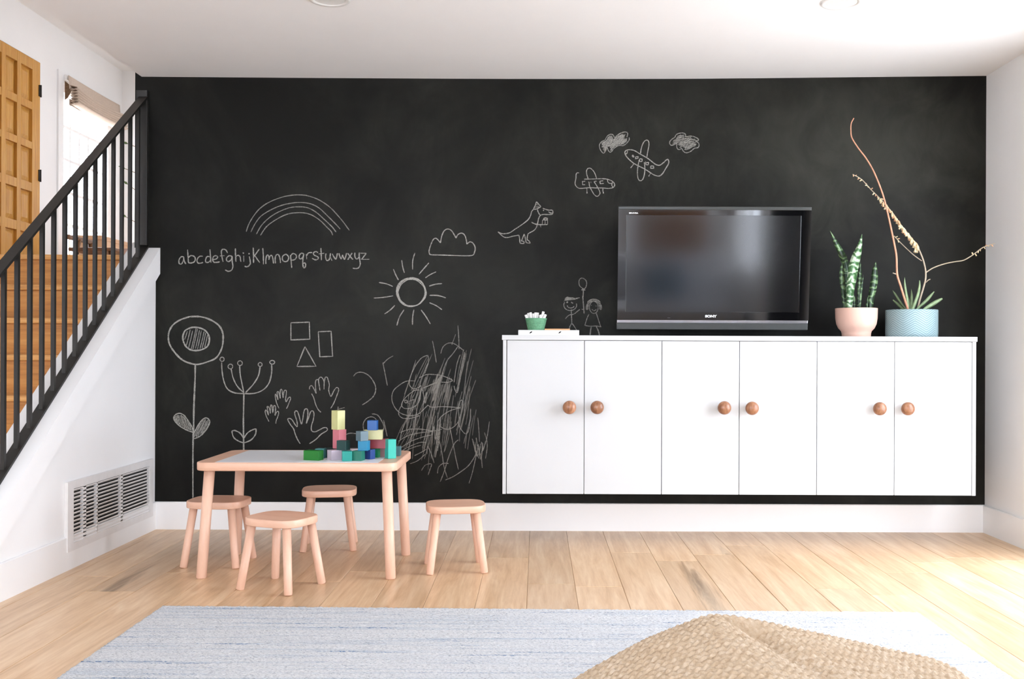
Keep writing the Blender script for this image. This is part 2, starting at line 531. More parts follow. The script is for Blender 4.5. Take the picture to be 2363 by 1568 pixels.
# ceiling: follows the slightly uneven line where it meets the wall
cpts = [(XC, 2.440), (-1.2, 2.437), (-.2, 2.436), (.6, 2.439), (1.1, 2.444), (1.8, 2.454), (XR + .1, 2.464)]
cc = smooth_curve(cpts, 5)
mb = MB()
n = len(cc)
vs = [(x, YB - .1, z) for x, z in cc] + [(x, D + .02, z) for x, z in cc] + [(x, YB - .1, 2.62) for x, z in cc] + [(x, D + .02, 2.62) for x, z in cc]
fs = []
for i in range(n - 1):
    fs.append((i, i + 1, n + i + 1, n + i)); fs.append((2 * n + i, 3 * n + i, 3 * n + i + 1, 2 * n + i + 1))
fs += [(0, n, 3 * n, 2 * n), (n - 1, 3 * n - 1, 4 * n - 1, 2 * n - 1)]
mb.add(vs, fs)
ceiling = struct('ceiling', mb, 'ceil')

# right wall with the glass door opening, wall behind the camera with its window
struct('wall_right', wall_with_hole(wall_with_hole(MB(), 'x', XR, XR + .16, .4, D + .1, 0, 2.60, WIN_R), 'x', XR, XR + .16, YB - .1, .4, 0, 2.60, WIN_S), 'white')
struct('wall_rear', wall_with_hole(wall_with_hole(MB(), 'y', YB - .16, YB, XS - .1, XR + .1, 0, 2.5, WIN_B), 'y', YB - .16, YB, XS - .1, XR + .1, 2.5, ZE, WIN_U_FILL), 'white')


def window(name, axis, t, a0, a1, z0, z1, ncol, nrow, fw=.05, mw=.022, pane=True, inward=1):
    """frame, bars and panes in a wall opening"""
    r = thing(name, None, None, kind='structure')
    r.location = (t, (a0 + a1) / 2, z0) if axis == 'x' else ((a0 + a1) / 2, t, z0)
    def B(p, q, r_, s_, w, nm, mat):
        m = MB()
        if axis == 'x': m.box(t - w, t + w, p, q, r_, s_)
        else: m.box(p, q, t - w, t + w, r_, s_)
        return m.build(nm, mat, r, world=True)
    B(a0, a0 + fw, z0, z1, .045, 'window_frame', 'trim'); B(a1 - fw, a1, z0, z1, .045, 'window_frame', 'trim')
    B(a0 + fw, a1 - fw, z0, z0 + fw, .045, 'window_frame', 'trim'); B(a0 + fw, a1 - fw, z1 - fw, z1, .045, 'window_frame', 'trim')
    ga, gb, gz0, gz1 = a0 + fw, a1 - fw, z0 + fw, z1 - fw
    for i in range(1, ncol):
        c_ = ga + (gb - ga) * i / ncol; B(c_ - mw / 2, c_ + mw / 2, gz0, gz1, .016, 'muntin', 'trim')
    for j in range(1, nrow):
        c_ = gz0 + (gz1 - gz0) * j / nrow; B(ga, gb, c_ - mw / 2, c_ + mw / 2, .0155, 'muntin', 'trim')
    if pane:
        for i in range(ncol):
            for j in range(nrow):
                p, q = ga + (gb - ga) * i / ncol, ga + (gb - ga) * (i + 1) / ncol
                u, w_ = gz0 + (gz1 - gz0) * j / nrow, gz0 + (gz1 - gz0) * (j + 1) / nrow
                B(p + mw / 2, q - mw / 2, u + mw / 2, w_ - mw / 2, .003, 'pane', 'glass')
    return r


window('window_1', 'x', XR + .06, *WIN_R, 3, 1, fw=.06, mw=.08)
window('window_4', 'x', XR + .06, *WIN_S, 2, 1, fw=.06, mw=.05)
window('added_window_6', 'y', YB - .06, *WIN_U_FILL, 2, 2, fw=.05, mw=.04)  # added opening, lets extra daylight onto the stairs and left side
window('window_2', 'y', YB - .06, *WIN_B, 4, 1, fw=.06, mw=.06)

# baseboards
def base(name, mb): return struct(name, mb, 'trim')
base('baseboard_back', MB().prism([(D, 0), (D - .016, 0), (D - .016, .144), (D - .012, .148), (D, .148)], 'x', XK, XR))
base('baseboard_right', MB().prism([(XR, 0), (XR - .016, 0), (XR - .016, .144), (XR - .012, .148), (XR, .148)], 'y', WIN_R[1] + .05, D - .016))
base('baseboard_left', MB().prism([(XK, 0), (XK + .012, 0), (XK + .012, .144), (XK + .008, .148), (XK, .148)], 'y', 3.45, D - .016))

# knee wall beside the stairs, its sloping cap and apron board
y0k = 3.45
struct('wall_left', MB().prism([(y0k, 0), (D + .05, 0), (D + .05, ktop(D + .05) - .002), (y0k, ktop(y0k) - .002)], 'x', XKI + .002, XK), 'white', 'white knee wall beside the staircase')
struct('trim_1', MB().prism([(y0k, ktop(y0k) - .14), (D, ktop(D) - .14), (D, ktop(D)), (y0k, ktop(y0k))], 'x', XK, XK + .024), 'white')
struct('trim_2', MB().prism([(y0k, ktop(y0k) - .014), (D, ktop(D) - .014), (D, ktop(D)), (y0k, ktop(y0k))], 'x', XKI, XK), 'white')

# stair side wall and the entry shell above
struct('wall_stair_side', MB().box(XS - .12, XS, YB - .1, 5.62, -.02, ZE), 'white')
struct('wall_entry_front', MB().box(XL, XS, 5.50, 5.62, ZL - .3, ZE), 'white')
DOOR = (7.985, 8.94, ZL, 3.535)
mb = MB()
wall_with_hole(mb, 'x', XL - .16, XL, DOOR[1] + .004, YF + .1, ZL - .3, ZE, WIN_E)
wall_with_hole(mb, 'x', XL - .16, XL, 5.4, DOOR[1] + .004, ZL - .3, ZE, (DOOR[0] - .004, DOOR[1] + .004, ZL, DOOR[3] + .004))
struct('wall_entry', mb, 'white')
struct('wall_entry_far', MB().box(XL - .1, -1.0, YF, YF + .14, ZL - .3, ZE), 'white')
struct('wall_entry_right', wall_with_hole(MB(), 'x', -1.2, -1.06, D + .12, YF, ZL - .3, ZE, WIN_H_FILL), 'white')
window('added_window_5', 'x', -1.13, *WIN_H_FILL, 4, 2, fw=.06, mw=.04)  # added opening, out of view, fills the dark entry with daylight
struct('ceiling_entry', MB().box(XL - .1, XC - .001, YB - .2, D + .12, ZE, ZE + .1).box(XL - .1, -1.0, D + .12, YF + .1, ZE, ZE + .1), 'ceil')
struct('trim_3', MB().box(XC - .002, XC, YB - .1, D, 2.442, ZE), 'white')

# landing floor
fl = struct('floor_landing', MB().box(XL, -1.06, 5.68, YF, ZL - .3, ZL - .022), 'dark')
for i in range(17):
    xa = XL + .002 + i * .2
    o = MB().box(-.099, .099, -(YF - 5.70) / 2, (YF - 5.70) / 2, -.02, 0).build('plank', 'oak', fl)
    o.location = (xa + .1, (YF + 5.70) / 2, ZL)

# staircase
G, RZ_ = .257, .188
st = thing('staircase', 'honey oak staircase climbing to the entry landing behind the railing', 'staircase', (XKI, 3.6, 0))
for k in range(8):
    zt, yn = ZL - RZ_ * k, 5.65 - G * k
    if k == 0:
        MB().box(XS + .004, XKI - .002, yn - .006, yn + .049, zt - .03, zt, .009).build('tread', 'oak_lit', st, world=True)
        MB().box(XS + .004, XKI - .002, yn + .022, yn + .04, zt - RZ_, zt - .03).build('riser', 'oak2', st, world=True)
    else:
        MB().box(XS + .004, XKI - .002, yn - .006, yn + G + .034, zt - .03, zt, .009).build('tread', 'oak_lit', st, world=True)
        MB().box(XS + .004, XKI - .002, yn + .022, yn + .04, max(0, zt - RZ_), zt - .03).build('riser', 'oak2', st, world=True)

# railing
rl = thing('stair_railing', 'black steel stair railing with square balusters on the knee wall', 'railing', (-2.121, 4.5, ktop(4.5)))
ya, yb = 3.50, D - .002
MB().prism([(ya, ktop(ya)), (yb, ktop(yb)), (yb, ktop(yb) + .012), (ya, ktop(ya) + .012)], 'x', -2.145, -2.098).build('bottom_rail', 'metal', rl, world=True)
yb2 = 5.345
HR = .815
MB().prism([(ya, ktop(ya) + HR), (yb2, ktop(yb2) + HR), (yb2, ktop(yb2) + HR + .014), (ya, ktop(ya) + HR + .014)], 'x', -2.145, -2.098).build('handrail', 'metal', rl, world=True)
for k in range(-4, 14):
    yk = 3.955 + .1017 * k
    h = .0082
    mb = MB()
    mb.prism([(yk - h, ktop(yk - h) + .010), (yk + h, ktop(yk + h) + .010), (yk + h, ktop(yk + h) + HR + .002), (yk - h, ktop(yk - h) + HR + .002)], 'x', -2.121 - h, -2.121 + h)
    mb.build('baluster', 'metal', rl, world=True)
pa, pb = at(318, 232, D)[0], at(342.5, 577, D)[0]
MB().box(pa, pb, D - .026, D - .001, ktop(D) + .012, ktop(D) + HR + .03, .002).build('wall_post', 'metal', rl, world=True)

# ------------------------------------------------------------------ entry: door, window, shade, chair, bench, plant
dr = thing('door_1', 'honey oak panelled front door on the entry landing', None, (XL, 8.46, ZL), kind='structure')
MB().box(XL - .05, XL - .022, DOOR[0], DOOR[1], DOOR[2], DOOR[3]).build('door_leaf', 'door', dr, world=True)
cy_ = [(8.116, 8.297), (8.366, 8.547), (8.611, 8.803)]
cz_ = [(1.70, 1.99), (2.07, 2.357), (2.434, 2.734), (2.797, 3.083), (3.15, 3.439)]
ye = [DOOR[0]] + [v_ for p in cy_ for v_ in p] + [DOOR[1]]
for i in range(0, 8, 2):
    MB().box(XL - .022, XL + .006, ye[i], ye[i + 1], DOOR[2], DOOR[3], .003).build('stile', 'door', dr, world=True)
ze = [DOOR[2]] + [v_ for p in cz_ for v_ in p] + [DOOR[3]]
for (p, q) in cy_:
    for j in range(0, 12, 2):
        MB().box(XL - .022, XL + .005, p, q, ze[j], ze[j + 1], .003).build('rail', 'door', dr, world=True)
    for (r_, s_) in cz_:
        m = MB()
        i1, i2 = .012, .045
        A = [(XL - .021, p + i1, r_ + i1), (XL - .021, q - i1, r_ + i1), (XL - .021, q - i1, s_ - i1), (XL - .021, p + i1, s_ - i1)]
        Bv = [(XL - .008, p + i2, r_ + i2), (XL - .008, q - i2, r_ + i2), (XL - .008, q - i2, s_ - i2), (XL - .008, p + i2, s_ - i2)]
        m.add(A + Bv, [(0, 1, 2, 3), (4, 7, 6, 5), (0, 4, 5, 1), (1, 5, 6, 2), (2, 6, 7, 3), (3, 7, 4, 0)])
        m.build('panel', 'door', dr, world=True)
for z in (3.23, 2.47, 1.70):
    hg = MB().box(XL + .006, XL + .014, DOOR[1] - .03, DOOR[1] + .012, z, z + .10).build('hinge', 'metal', dr, world=True)
    MB().tube([(XL + .014, DOOR[1] - .004, z - .004), (XL + .014, DOOR[1] - .004, z + .104)], .008, 8).build('hinge_pin', 'metal', hg, world=True)

window('window_3', 'x', XL - .06, *WIN_E, 5, 5, fw=.07, mw=.026)
mb = MB()
y0_, y1_, z0_, z1_ = WIN_E
mb.box(XL, XL + .018, y0_ - .10, y0_, z0_ - .08, z1_ + .10).box(XL, XL + .018, y1_, y1_ + .10, z0_ - .08, z1_ + .10)
mb.box(XL, XL + .018, y0_, y1_, z1_, z1_ + .10).box(XL, XL + .04, y0_, y1_, z0_ - .05, z0_)
struct('trim_4', mb, 'trim')

sh = thing('roman_shade', 'cream linen roman shade gathered at the top of the entry window', 'window shade', (XL + .03, 9.9, 3.26))
def sheet(x_of, ztop, zbot, sag, y0, y1, nm, mat, depth=.05):
    m = MB(); N = 16; vs = []; fs = []; Kp = 6
    for i in range(N + 1):
        t_ = i / N; y = y0 + (y1 - y0) * t_; s_ = sag * 4 * t_ * (1 - t_)
        for k in range(Kp + 1):
            u = k / Kp
            vs.append((XL + .02 + x_of(u), y, ztop + (zbot - ztop) * u - s_ * (.4 + .6 * u)))
    for i in range(N):
        for k in range(Kp):
            a = i * (Kp + 1) + k; fs.append((a, a + 1, a + Kp + 2, a + Kp + 1))
    m.add(vs, fs, True)
    o = m.build(nm, mat, sh, world=True)
    md = o.modifiers.new('cloth', 'SOLIDIFY'); md.thickness = .003
    return o
sheet(lambda u: .045 + .01 * u, 3.54, 3.415, .015, 9.355, 10.50, 'header_cloth', 'shade')
for k in range(6):
    zt = 3.45 - .027 * k
    sheet(lambda u, k=k: .055 + .075 * math.sin(PI * u) + .002 * k, zt, zt - .046, .05 - .006 * k, 9.36, 10.50, 'fold', 'shade')
sheet(lambda u: .05, 3.32, 3.262, .004, 9.36, 10.44, 'hem', 'shade')
MB().prism([(XL + .022, 3.49), (XL + .06, 3.46), (XL + .085, 3.40), (XL + .05, 3.33), (XL + .022, 3.31)], 'y', 9.368, 9.374).build('end_lining', 'lining', sh, world=True)
MB().box(XL + .02, XL + .045, 9.36, 10.49, 3.50, 3.545).build('headrail', 'trim', sh, world=True)

# brown chair on the landing (only its back rail and arm show above the nosing)
ch = thing('wooden_chair', 'dark brown wooden chair on the entry landing below the window', 'chair', (-3.85, 8.70, ZL))
sz = 1.923
MB().box(-4.02, -3.985, 8.46, 8.95, sz - .02, sz + .018, .008).build('back_rail', 'brown', ch, world=True)
MB().box(-4.01, -3.62, 8.50, 8.93, ZL + .30, ZL + .33, .008).build('seat', 'brown', ch, world=True)
for (x, y, dx, dy, zt) in ((-4.0, 8.67, -.02, -.10, sz), (-4.0, 8.91, -.01, .03, sz), (-3.66, 8.54, .03, -.03, ZL + .31), (-3.66, 8.89, .03, .04, ZL + .31)):
    MB().tube([(x + dx, y + dy, ZL), (x, y, zt - .005)], [.013, .024], 10).build('leg', 'brown', ch, world=True)

bn = thing('entry_bench', 'tan wooden bench under the entry window', 'bench', (-4.15, 10.0, ZL))
MB().box(-4.40, -4.12, 9.40, 10.62, 2.0, 2.04, .006).build('seat', 'tan', bn, world=True)
MB().box(-4.145, -4.125, 9.42, 10.60, ZL, 2.0).build('front_panel', 'tan', bn, world=True)
MB().box(-4.40, -4.145, 9.42, 9.44, ZL, 2.0).build('side_panel', 'tan', bn, world=True)
MB().box(-4.40, -4.145, 10.58, 10.60, ZL, 2.0).build('side_panel', 'tan', bn, world=True)

pl = thing('branchy_plant', 'thin branching plant peeking out past the black wall edge on the landing', 'plant', (-3.05, 7.6, ZL))
MB().lathe([(.08, 0), (.11, .02), (.12, .22), (.105, .22), (.10, .20), (.0, .20)], 0, 0, 24).build('pot', 'pinkpot', pl)
stem_ = [(0, 0, .2), (.02, 0, .5), (0, .02, .8), (.03, 0, 1.1)]
MB().tube(smooth_curve(stem_), .008, 8).build('stem', 'stalk_g', pl)
for (z, dx, dz, s_) in ((.42, -.09, .05, .05), (.55, .10, .08, .06), (.66, -.08, .06, .05), (.80, -.10, .04, .06), (.9, .09, .09, .06), (1.0, -.08, .03, .05), (1.1, .06, .08, .05)):
    b_ = MB().tube([(0, 0, z), (dx, 0, z + dz)], .0035, 6).build('twig', 'stalk_g', pl)
    c0 = Vector((dx, 0, z + dz)); m = MB()
    d_ = Vector((dx, 0, dz)).normalized()
    n_ = d_.cross(Vector((0, 1, 0)))
    ring = [c0, c0 + d_ * s_ * .4 + n_ * s_ * .2, c0 + d_ * s_, c0 + d_ * s_ * .4 - n_ * s_ * .2]
    m.add([p + Vector((0, .001, 0)) for p in ring] + [p - Vector((0, .001, 0)) for p in ring], [(0, 1, 2, 3), (7, 6, 5, 4), (0, 4, 5, 1), (1, 5, 6, 2), (2, 6, 7, 3), (3, 7, 4, 0)])
    m.build('leaf', 'leafg', b_)

# ------------------------------------------------------------------ return-air grille on the knee wall
vt = thing('return_air_grille', 'white louvred return-air grille low on the knee wall', 'vent', (XK, 4.83, .08))
gx = XK + .012
fy0, fy1, fz0, fz1 = 4.34, 5.305, .080, .386
cy0, cy1, cz0, cz1 = 4.395, 5.255, .113, .352
m = MB()
m.box(XK + .0005, gx + .004, fy0, cy0, fz0, fz1).box(XK + .0005, gx + .004, cy1, fy1, fz0, fz1).box(XK + .0005, gx + .004, cy0, cy1, fz0, cz0).box(XK + .0005, gx + .004, cy0, cy1, cz1, fz1)
m.build('frame', 'vent', vt, world=True)
MB().box(XK + .0004, XK + .001, cy0, cy1, cz0, cz1).build('duct_backing', 'dark', vt, world=True)
NS = 14
for k in range(NS):
    zc = cz0 + (cz1 - cz0) * (k + .5) / NS
    MB().prism([(XK + .003, zc - .0060), (XK + .0045, zc - .0066), (XK + .0150, zc + .0012), (XK + .0150, zc + .0062), (XK + .0138, zc + .0062), (XK + .0136, zc + .0020)], 'y', cy0, cy1).build('louvre', 'vent', vt, world=True)
def gyx(x): return (XK) * FPX / (x - VX)
for x_, w_ in ((189.5, .03), (218.5, .012), (275.5, .024)):
    yc_ = gyx(x_)
    MB().box(XK + .001, gx + .003, yc_ - w_ / 2, yc_ + w_ / 2, cz0, cz1).build('divider', 'vent', vt, world=True)

# ------------------------------------------------------------------ recessed ceiling lights
def downlight(x, y, label):
    z = 2.4375 if x < 0 else 2.4465
    o = thing('ceiling_light', label, 'ceiling light', (x, y, z), group='recessed ceiling lights')
    MB().lathe([(.062, -.002), (.066, -.008), (.082, -.009), (.086, -.006), (.087, .0)], 0, 0, 40).build('trim_ring', 'lamp', o)
    MB().lathe([(.064, -.006), (.05, -.003), (.02, -.0025), (.001, -.0024)], 0, 0, 40).build('lens', 'lamp', o)
downlight(-.873, 4.15, 'round recessed ceiling light at the top edge, left of centre')
downlight(1.275, 4.19, 'round recessed ceiling light at the top edge, above the potted plants')

# ================================================================== CHALK DRAWINGS (flat marks on the wall)
BW = D - .0008
stroke_i = [0]
rc = random.Random(11)


def ribbon(mb, pts, w, jit=.25):
    """pts in photo pixels on the wall plane, w in photo pixels"""
    stroke_i[0] += 1
    Yw = BW - .000004 * (stroke_i[0] % 120)
    P = [Vector(at(x, y, D)) for x, y in pts]
    n = len(P); vs = []; fs = []
    for i, p in enumerate(P):
        d = P[min(i + 1, n - 1)] - P[max(i - 1, 0)]
        if d.length < 1e-9: d = Vector((1, 0, 0))
        nn_ = Vector((-d.z, 0, d.x)).normalized()
        ww = w * D / FPX * .5 * (1 + rc.uniform(-jit, jit))
        if i in (0, n - 1): ww *= .6
        a, b = p + nn_ * ww, p - nn_ * ww
        vs += [(a.x, Yw, a.z), (b.x, Yw, b.z)]
    for i in range(n - 1):
        fs.append((2 * i, 2 * i + 1, 2 * i + 3, 2 * i + 2))
    mb.add(vs, fs)


def blob(mb, x, y, r):
    ribbon(mb, [(x - r * .5, y), (x, y), (x + r * .5, y + .2)], r * 1.6, .1)


def hatch(poly, ang, gap, r_=None, jit=.3):
    """parallel strokes clipped to a polygon"""
    ca, sa = math.cos(ang), math.sin(ang)
    R = [(x * ca + y * sa, -x * sa + y * ca) for x, y in poly]
    lo, hi = min(p[1] for p in R), max(p[1] for p in R)
    v_ = lo + gap * .6; out = []
    while v_ < hi:
        xs = []
        for i in range(len(R)):
            a, b = R[i], R[(i + 1) % len(R)]
            if (a[1] > v_) != (b[1] > v_): xs.append(a[0] + (v_ - a[1]) * (b[0] - a[0]) / (b[1] - a[1]))
        xs.sort()
        for i in range(0, len(xs) - 1, 2):
            a, b = xs[i], xs[i + 1]
            if b - a > 2:
                a += rc.uniform(0, .12) * (b - a); b -= rc.uniform(0, .12) * (b - a)
                pts = []
                for k in range(5):
                    u = a + (b - a) * k / 4; vv = v_ + rc.uniform(-jit, jit) * gap * .5
                    pts.append((u * ca - vv * sa, u * sa + vv * ca))
                out.append(pts)
        v_ += gap * rc.uniform(.75, 1.25)
    return out


def T(ox, oy, s, pts): return [(ox + x / s, oy + y / s) for x, y in pts]
def ell(cx, cy, rx, ry, n=18, a0=0.0, sweep=2 * PI): return [(cx + rx * math.cos(a0 + sweep * k / n), cy + ry * math.sin(a0 + sweep * k / n)) for k in range(n + 1)]


def drawing(name, label, items, mat='chalk', w=2.2):
    """items: list of (tf, points, width or None, smooth flag)"""
    mb = MB()
    for it in items:
        tf, pts = it[0], it[1]
        ww = it[2] if len(it) > 2 and it[2] else w
        sm = it[3] if len(it) > 3 else True
        P = T(*tf, pts) if tf else pts
        if sm: P = smooth_curve(P, 5)
        else:
            Q = []
            for a, b in zip(P[:-1], P[1:]):
                for k in range(6): Q.append((a[0] + (b[0] - a[0]) * k / 6, a[1] + (b[1] - a[1]) * k / 6))
            P = Q + [P[-1]]
        ribbon(mb, P, ww)
    o = mb.build(name, mat, wall_back)
    o['label'] = label
    return o


f = (380, 420, 4.726)
drawing('chalk_rainbow', 'chalk rainbow of four arcs', [
    (f, [(890, 545), (915, 470), (965, 380), (1040, 290), (1140, 222), (1270, 170), (1380, 147), (1470, 142), (1560, 152), (1680, 195), (1800, 275), (1900, 380), (1965, 460), (2015, 530)]),
    (f, [(940, 548), (985, 460), (1050, 375), (1160, 305), (1280, 255), (1400, 230), (1500, 226), (1600, 242), (1690, 290), (1780, 375), (1860, 455), (1915, 515)]),
    (f, [(1000, 572), (1060, 470), (1150, 385), (1250, 325), (1360, 283), (1460, 272), (1560, 283), (1650, 330), (1730, 400), (1820, 485), (1870, 548)]),
    (f, [(1045, 585), (1110, 490), (1210, 415), (1330, 355), (1440, 337), (1540, 342), (1620, 370), (1700, 425), (1770, 495), (1815, 540), (1832, 582)])], 'chalk_mid', 2.1)

a = (380, 440, 7.838); b = (620, 440, 7.838)
drawing('chalk_alphabet', 'handwritten chalk alphabet from a to z', [
    (a, [(345, 1200), (300, 1200), (262, 1250), (262, 1315), (300, 1330), (335, 1280), (348, 1200)]), (a, [(348, 1200), (352, 1270), (385, 1332)]),
    (a, [(415, 1070), (422, 1180), (432, 1310)]), (a, [(430, 1215), (470, 1180), (530, 1190), (555, 1235), (535, 1290), (480, 1312), (432, 1308)]),
    (a, [(690, 1190), (640, 1190), (600, 1225), (585, 1275), (610, 1315), (660, 1312), (695, 1300)]),
    (a, [(815, 1200), (770, 1195), (742, 1245), (745, 1295), (790, 1300), (830, 1265)]), (a, [(820, 1065), (828, 1180), (838, 1305)]),
    (a, [(875, 1250), (930, 1240), (960, 1205), (930, 1180), (885, 1195), (870, 1250), (890, 1295), (940, 1300), (998, 1290)]),
    (a, [(1138, 1130), (1110, 1080), (1065, 1062), (1030, 1085), (1030, 1160), (1045, 1240), (1058, 1290)]), (a, [(1000, 1185), (1085, 1180)]),
    (a, [(1225, 1195), (1170, 1180), (1125, 1215), (1120, 1265), (1160, 1285), (1205, 1250), (1222, 1195)]), (a, [(1222, 1195), (1222, 1280), (1235, 1370), (1210, 1440), (1150, 1462), (1095, 1435)]),
    (a, [(1280, 1048), (1282, 1160), (1290, 1290)]), (a, [(1288, 1195), (1330, 1172), (1365, 1200), (1372, 1250), (1380, 1290)]),
    (a, [(1430, 1180), (1432, 1290)]), (a, [(1414, 1138), (1425, 1132), (1436, 1130)], 3.2),
    (a, [(1530, 1190), (1545, 1260), (1550, 1320), (1520, 1365), (1480, 1380), (1445, 1368)]), (a, [(1516, 1142), (1525, 1143), (1538, 1147)], 3.2),
    (a, [(1602, 1030), (1608, 1170), (1608, 1310)]), (a, [(1712, 1060), (1640, 1160), (1610, 1200)]), (a, [(1635, 1180), (1680, 1250), (1722, 1305)]),
    (a, [(1775, 1040), (1785, 1180), (1788, 1335)]),
    (a, [(1832, 1330), (1832, 1240), (1850, 1175), (1880, 1180), (1888, 1255)]), (a, [(1888, 1250), (1905, 1190), (1935, 1175), (1955, 1220), (1970, 1320)]),
    (b, [(125, 1320), (118, 1230), (140, 1165), (180, 1165), (205, 1230), (215, 1310)]),
    (b, [(300, 1155), (255, 1190), (250, 1250), (285, 1285), (340, 1275), (362, 1215), (335, 1165), (300, 1155)]),
    (b, [(395, 1170), (405, 1260), (418, 1400)]), (b, [(398, 1180), (440, 1140), (495, 1165), (500, 1215), (460, 1255), (408, 1258)]),
    (b, [(635, 1145), (590, 1135), (555, 1175), (555, 1225), (590, 1235), (625, 1190), (638, 1145)]), (b, [(638, 1145), (620, 1240), (618, 1330), (630, 1390), (655, 1395), (670, 1345), (655, 1310), (625, 1320)]),
    (b, [(680, 1150), (690, 1245)], 3), (b, [(688, 1180), (720, 1130), (785, 1122)]),
    (b, [(895, 1125), (850, 1105), (810, 1130), (825, 1170), (880, 1195), (900, 1225), (870, 1252), (830, 1250), (785, 1225)]),
    (b, [(945, 1040), (950, 1150), (955, 1262)]), (b, [(905, 1148), (1005, 1135)]),
    (b, [(1035, 1140), (1030, 1210), (1050, 1265), (1090, 1255), (1110, 1200), (1118, 1135)]), (b, [(1115, 1200), (1145, 1268)]),
    (b, [(1150, 1145), (1185, 1210), (1215, 1250)]), (b, [(1215, 1250), (1230, 1200), (1245, 1135)]),
    (b, [(1272, 1135), (1290, 1200), (1315, 1245)]), (b, [(1315, 1245), (1335, 1165)]), (b, [(1335, 1165), (1360, 1230), (1375, 1250)]), (b, [(1375, 1250), (1395, 1190), (1410, 1130)]),
    (b, [(1430, 1135), (1480, 1200), (1525, 1250)]), (b, [(1510, 1130), (1470, 1190), (1430, 1255)]),
    (b, [(1560, 1125), (1560, 1190), (1580, 1235), (1615, 1230), (1635, 1190), (1640, 1120)]), (b, [(1638, 1180), (1650, 1270), (1655, 1340), (1625, 1400), (1575, 1412), (1522, 1405)]),
    (b, [(1660, 1135), (1765, 1135)]), (b, [(1765, 1135), (1725, 1190), (1680, 1248)]), (b, [(1680, 1248), (1820, 1245)])], 'chalk', 2.5)

f = (820, 500, 5.6)
sun = [(f, p) for p in (
    [(770, 470), (742, 570), (740, 685)], [(600, 565), (612, 650), (635, 730)], [(492, 680), (520, 750), (557, 822)], [(305, 853), (400, 870), (485, 905)],
    [(238, 1055), (370, 1045), (488, 1025)], [(510, 1150), (450, 1210), (378, 1260)], [(630, 1205), (570, 1300), (537, 1410)], [(757, 1205), (742, 1290), (738, 1400)],
    [(850, 1208), (910, 1290), (970, 1390)], [(957, 1115), (1040, 1150), (1120, 1205)], [(960, 1020), (1070, 1022), (1170, 1052)], [(955, 900), (1040, 875), (1120, 868)],
    [(905, 793), (970, 750), (1045, 715)], [(822, 747), (880, 680), (950, 600)])]
for rx, ry, cx, cy, a0 in ((172, 172, 728, 985, .3), (182, 180, 722, 980, 1.4), (190, 186, 720, 978, 2.9), (178, 183, 726, 975, 4.2), (186, 178, 728, 982, 5.1)):
    sun.append((f, [(x + rc.uniform(-4, 4), y + rc.uniform(-4, 4)) for x, y in ell(cx, cy, rx, ry, 20, a0, 6.4)], 2.0))
drawing('chalk_sun', 'chalk sun with rays around a scribbled ring', sun, 'chalk', 2.4)
drawing('chalk_cloud', 'plain outlined chalk cloud', [
    (f, [(1302, 505), (1100, 498), (985, 495), (958, 480), (955, 430), (985, 340), (1015, 290), (1050, 285), (1100, 342)]),
    (f, [(1100, 342), (1115, 260), (1145, 190), (1190, 162), (1240, 180), (1280, 240), (1302, 280)]),
    (f, [(1302, 280), (1325, 235), (1375, 215), (1415, 245), (1435, 310), (1440, 358)]),
    (f, [(1440, 358), (1480, 328), (1520, 345), (1548, 400), (1540, 460), (1500, 505), (1300, 505)])], 'chalk', 2.3)

f = (380, 720, 8.439); g = (370, 700, 3.484); h = (380, 900, 8.439)
LF = [(555, 830), (440, 790), (300, 710), (200, 610), (178, 540), (220, 480), (300, 460), (380, 500), (450, 590), (520, 700), (555, 780)]
RF = [(555, 950), (640, 935), (740, 860), (830, 750), (878, 640), (860, 575), (800, 548), (730, 590), (660, 680), (600, 790), (560, 850)]
fl1 = [(f, [(490, 95), (690, 95), (880, 150), (1050, 260), (1125, 390), (1140, 540), (1110, 720), (1010, 890), (850, 970), (650, 1025), (500, 1005), (350, 940), (230, 830), (120, 680), (75, 540), (90, 380), (170, 250), (310, 155), (490, 95)], 3.6),
       (f, [(430, 345), (520, 308), (640, 305), (770, 350), (850, 440), (872, 550), (835, 670), (730, 735), (620, 755), (520, 745), (430, 690), (370, 590), (355, 480), (390, 380), (430, 345)], 3.4),
       (g, [(281, 495), (280, 600), (275, 720), (270, 850), (268, 1000), (264, 1100), (262, 1300), (263, 1590)], 3.4), (h, LF, 2.4), (h, RF, 2.4)]
for p, q in (((440, 380), (390, 540)), ((500, 345), (425, 650)), ((545, 370), (465, 710)), ((615, 315), (515, 740)), ((640, 330), (550, 730)), ((680, 360), (600, 720)), ((715, 365), (640, 730)), ((770, 380), (690, 720)), ((800, 410), (730, 710)), ((835, 450), (780, 690))):
    fl1.append((f, [p, ((p[0] + q[0]) / 2 + 3, (p[1] + q[1]) / 2), q], 1.5))
for poly, an, gp in ((LF, 1.35, 20), (RF, 2.0, 20)):
    for s_ in hatch(poly, an, gp): fl1.append((h, s_, 1.4))
drawing('chalk_flower', 'tall chalk flower with round hatched head', fl1, 'chalk', 2.4)
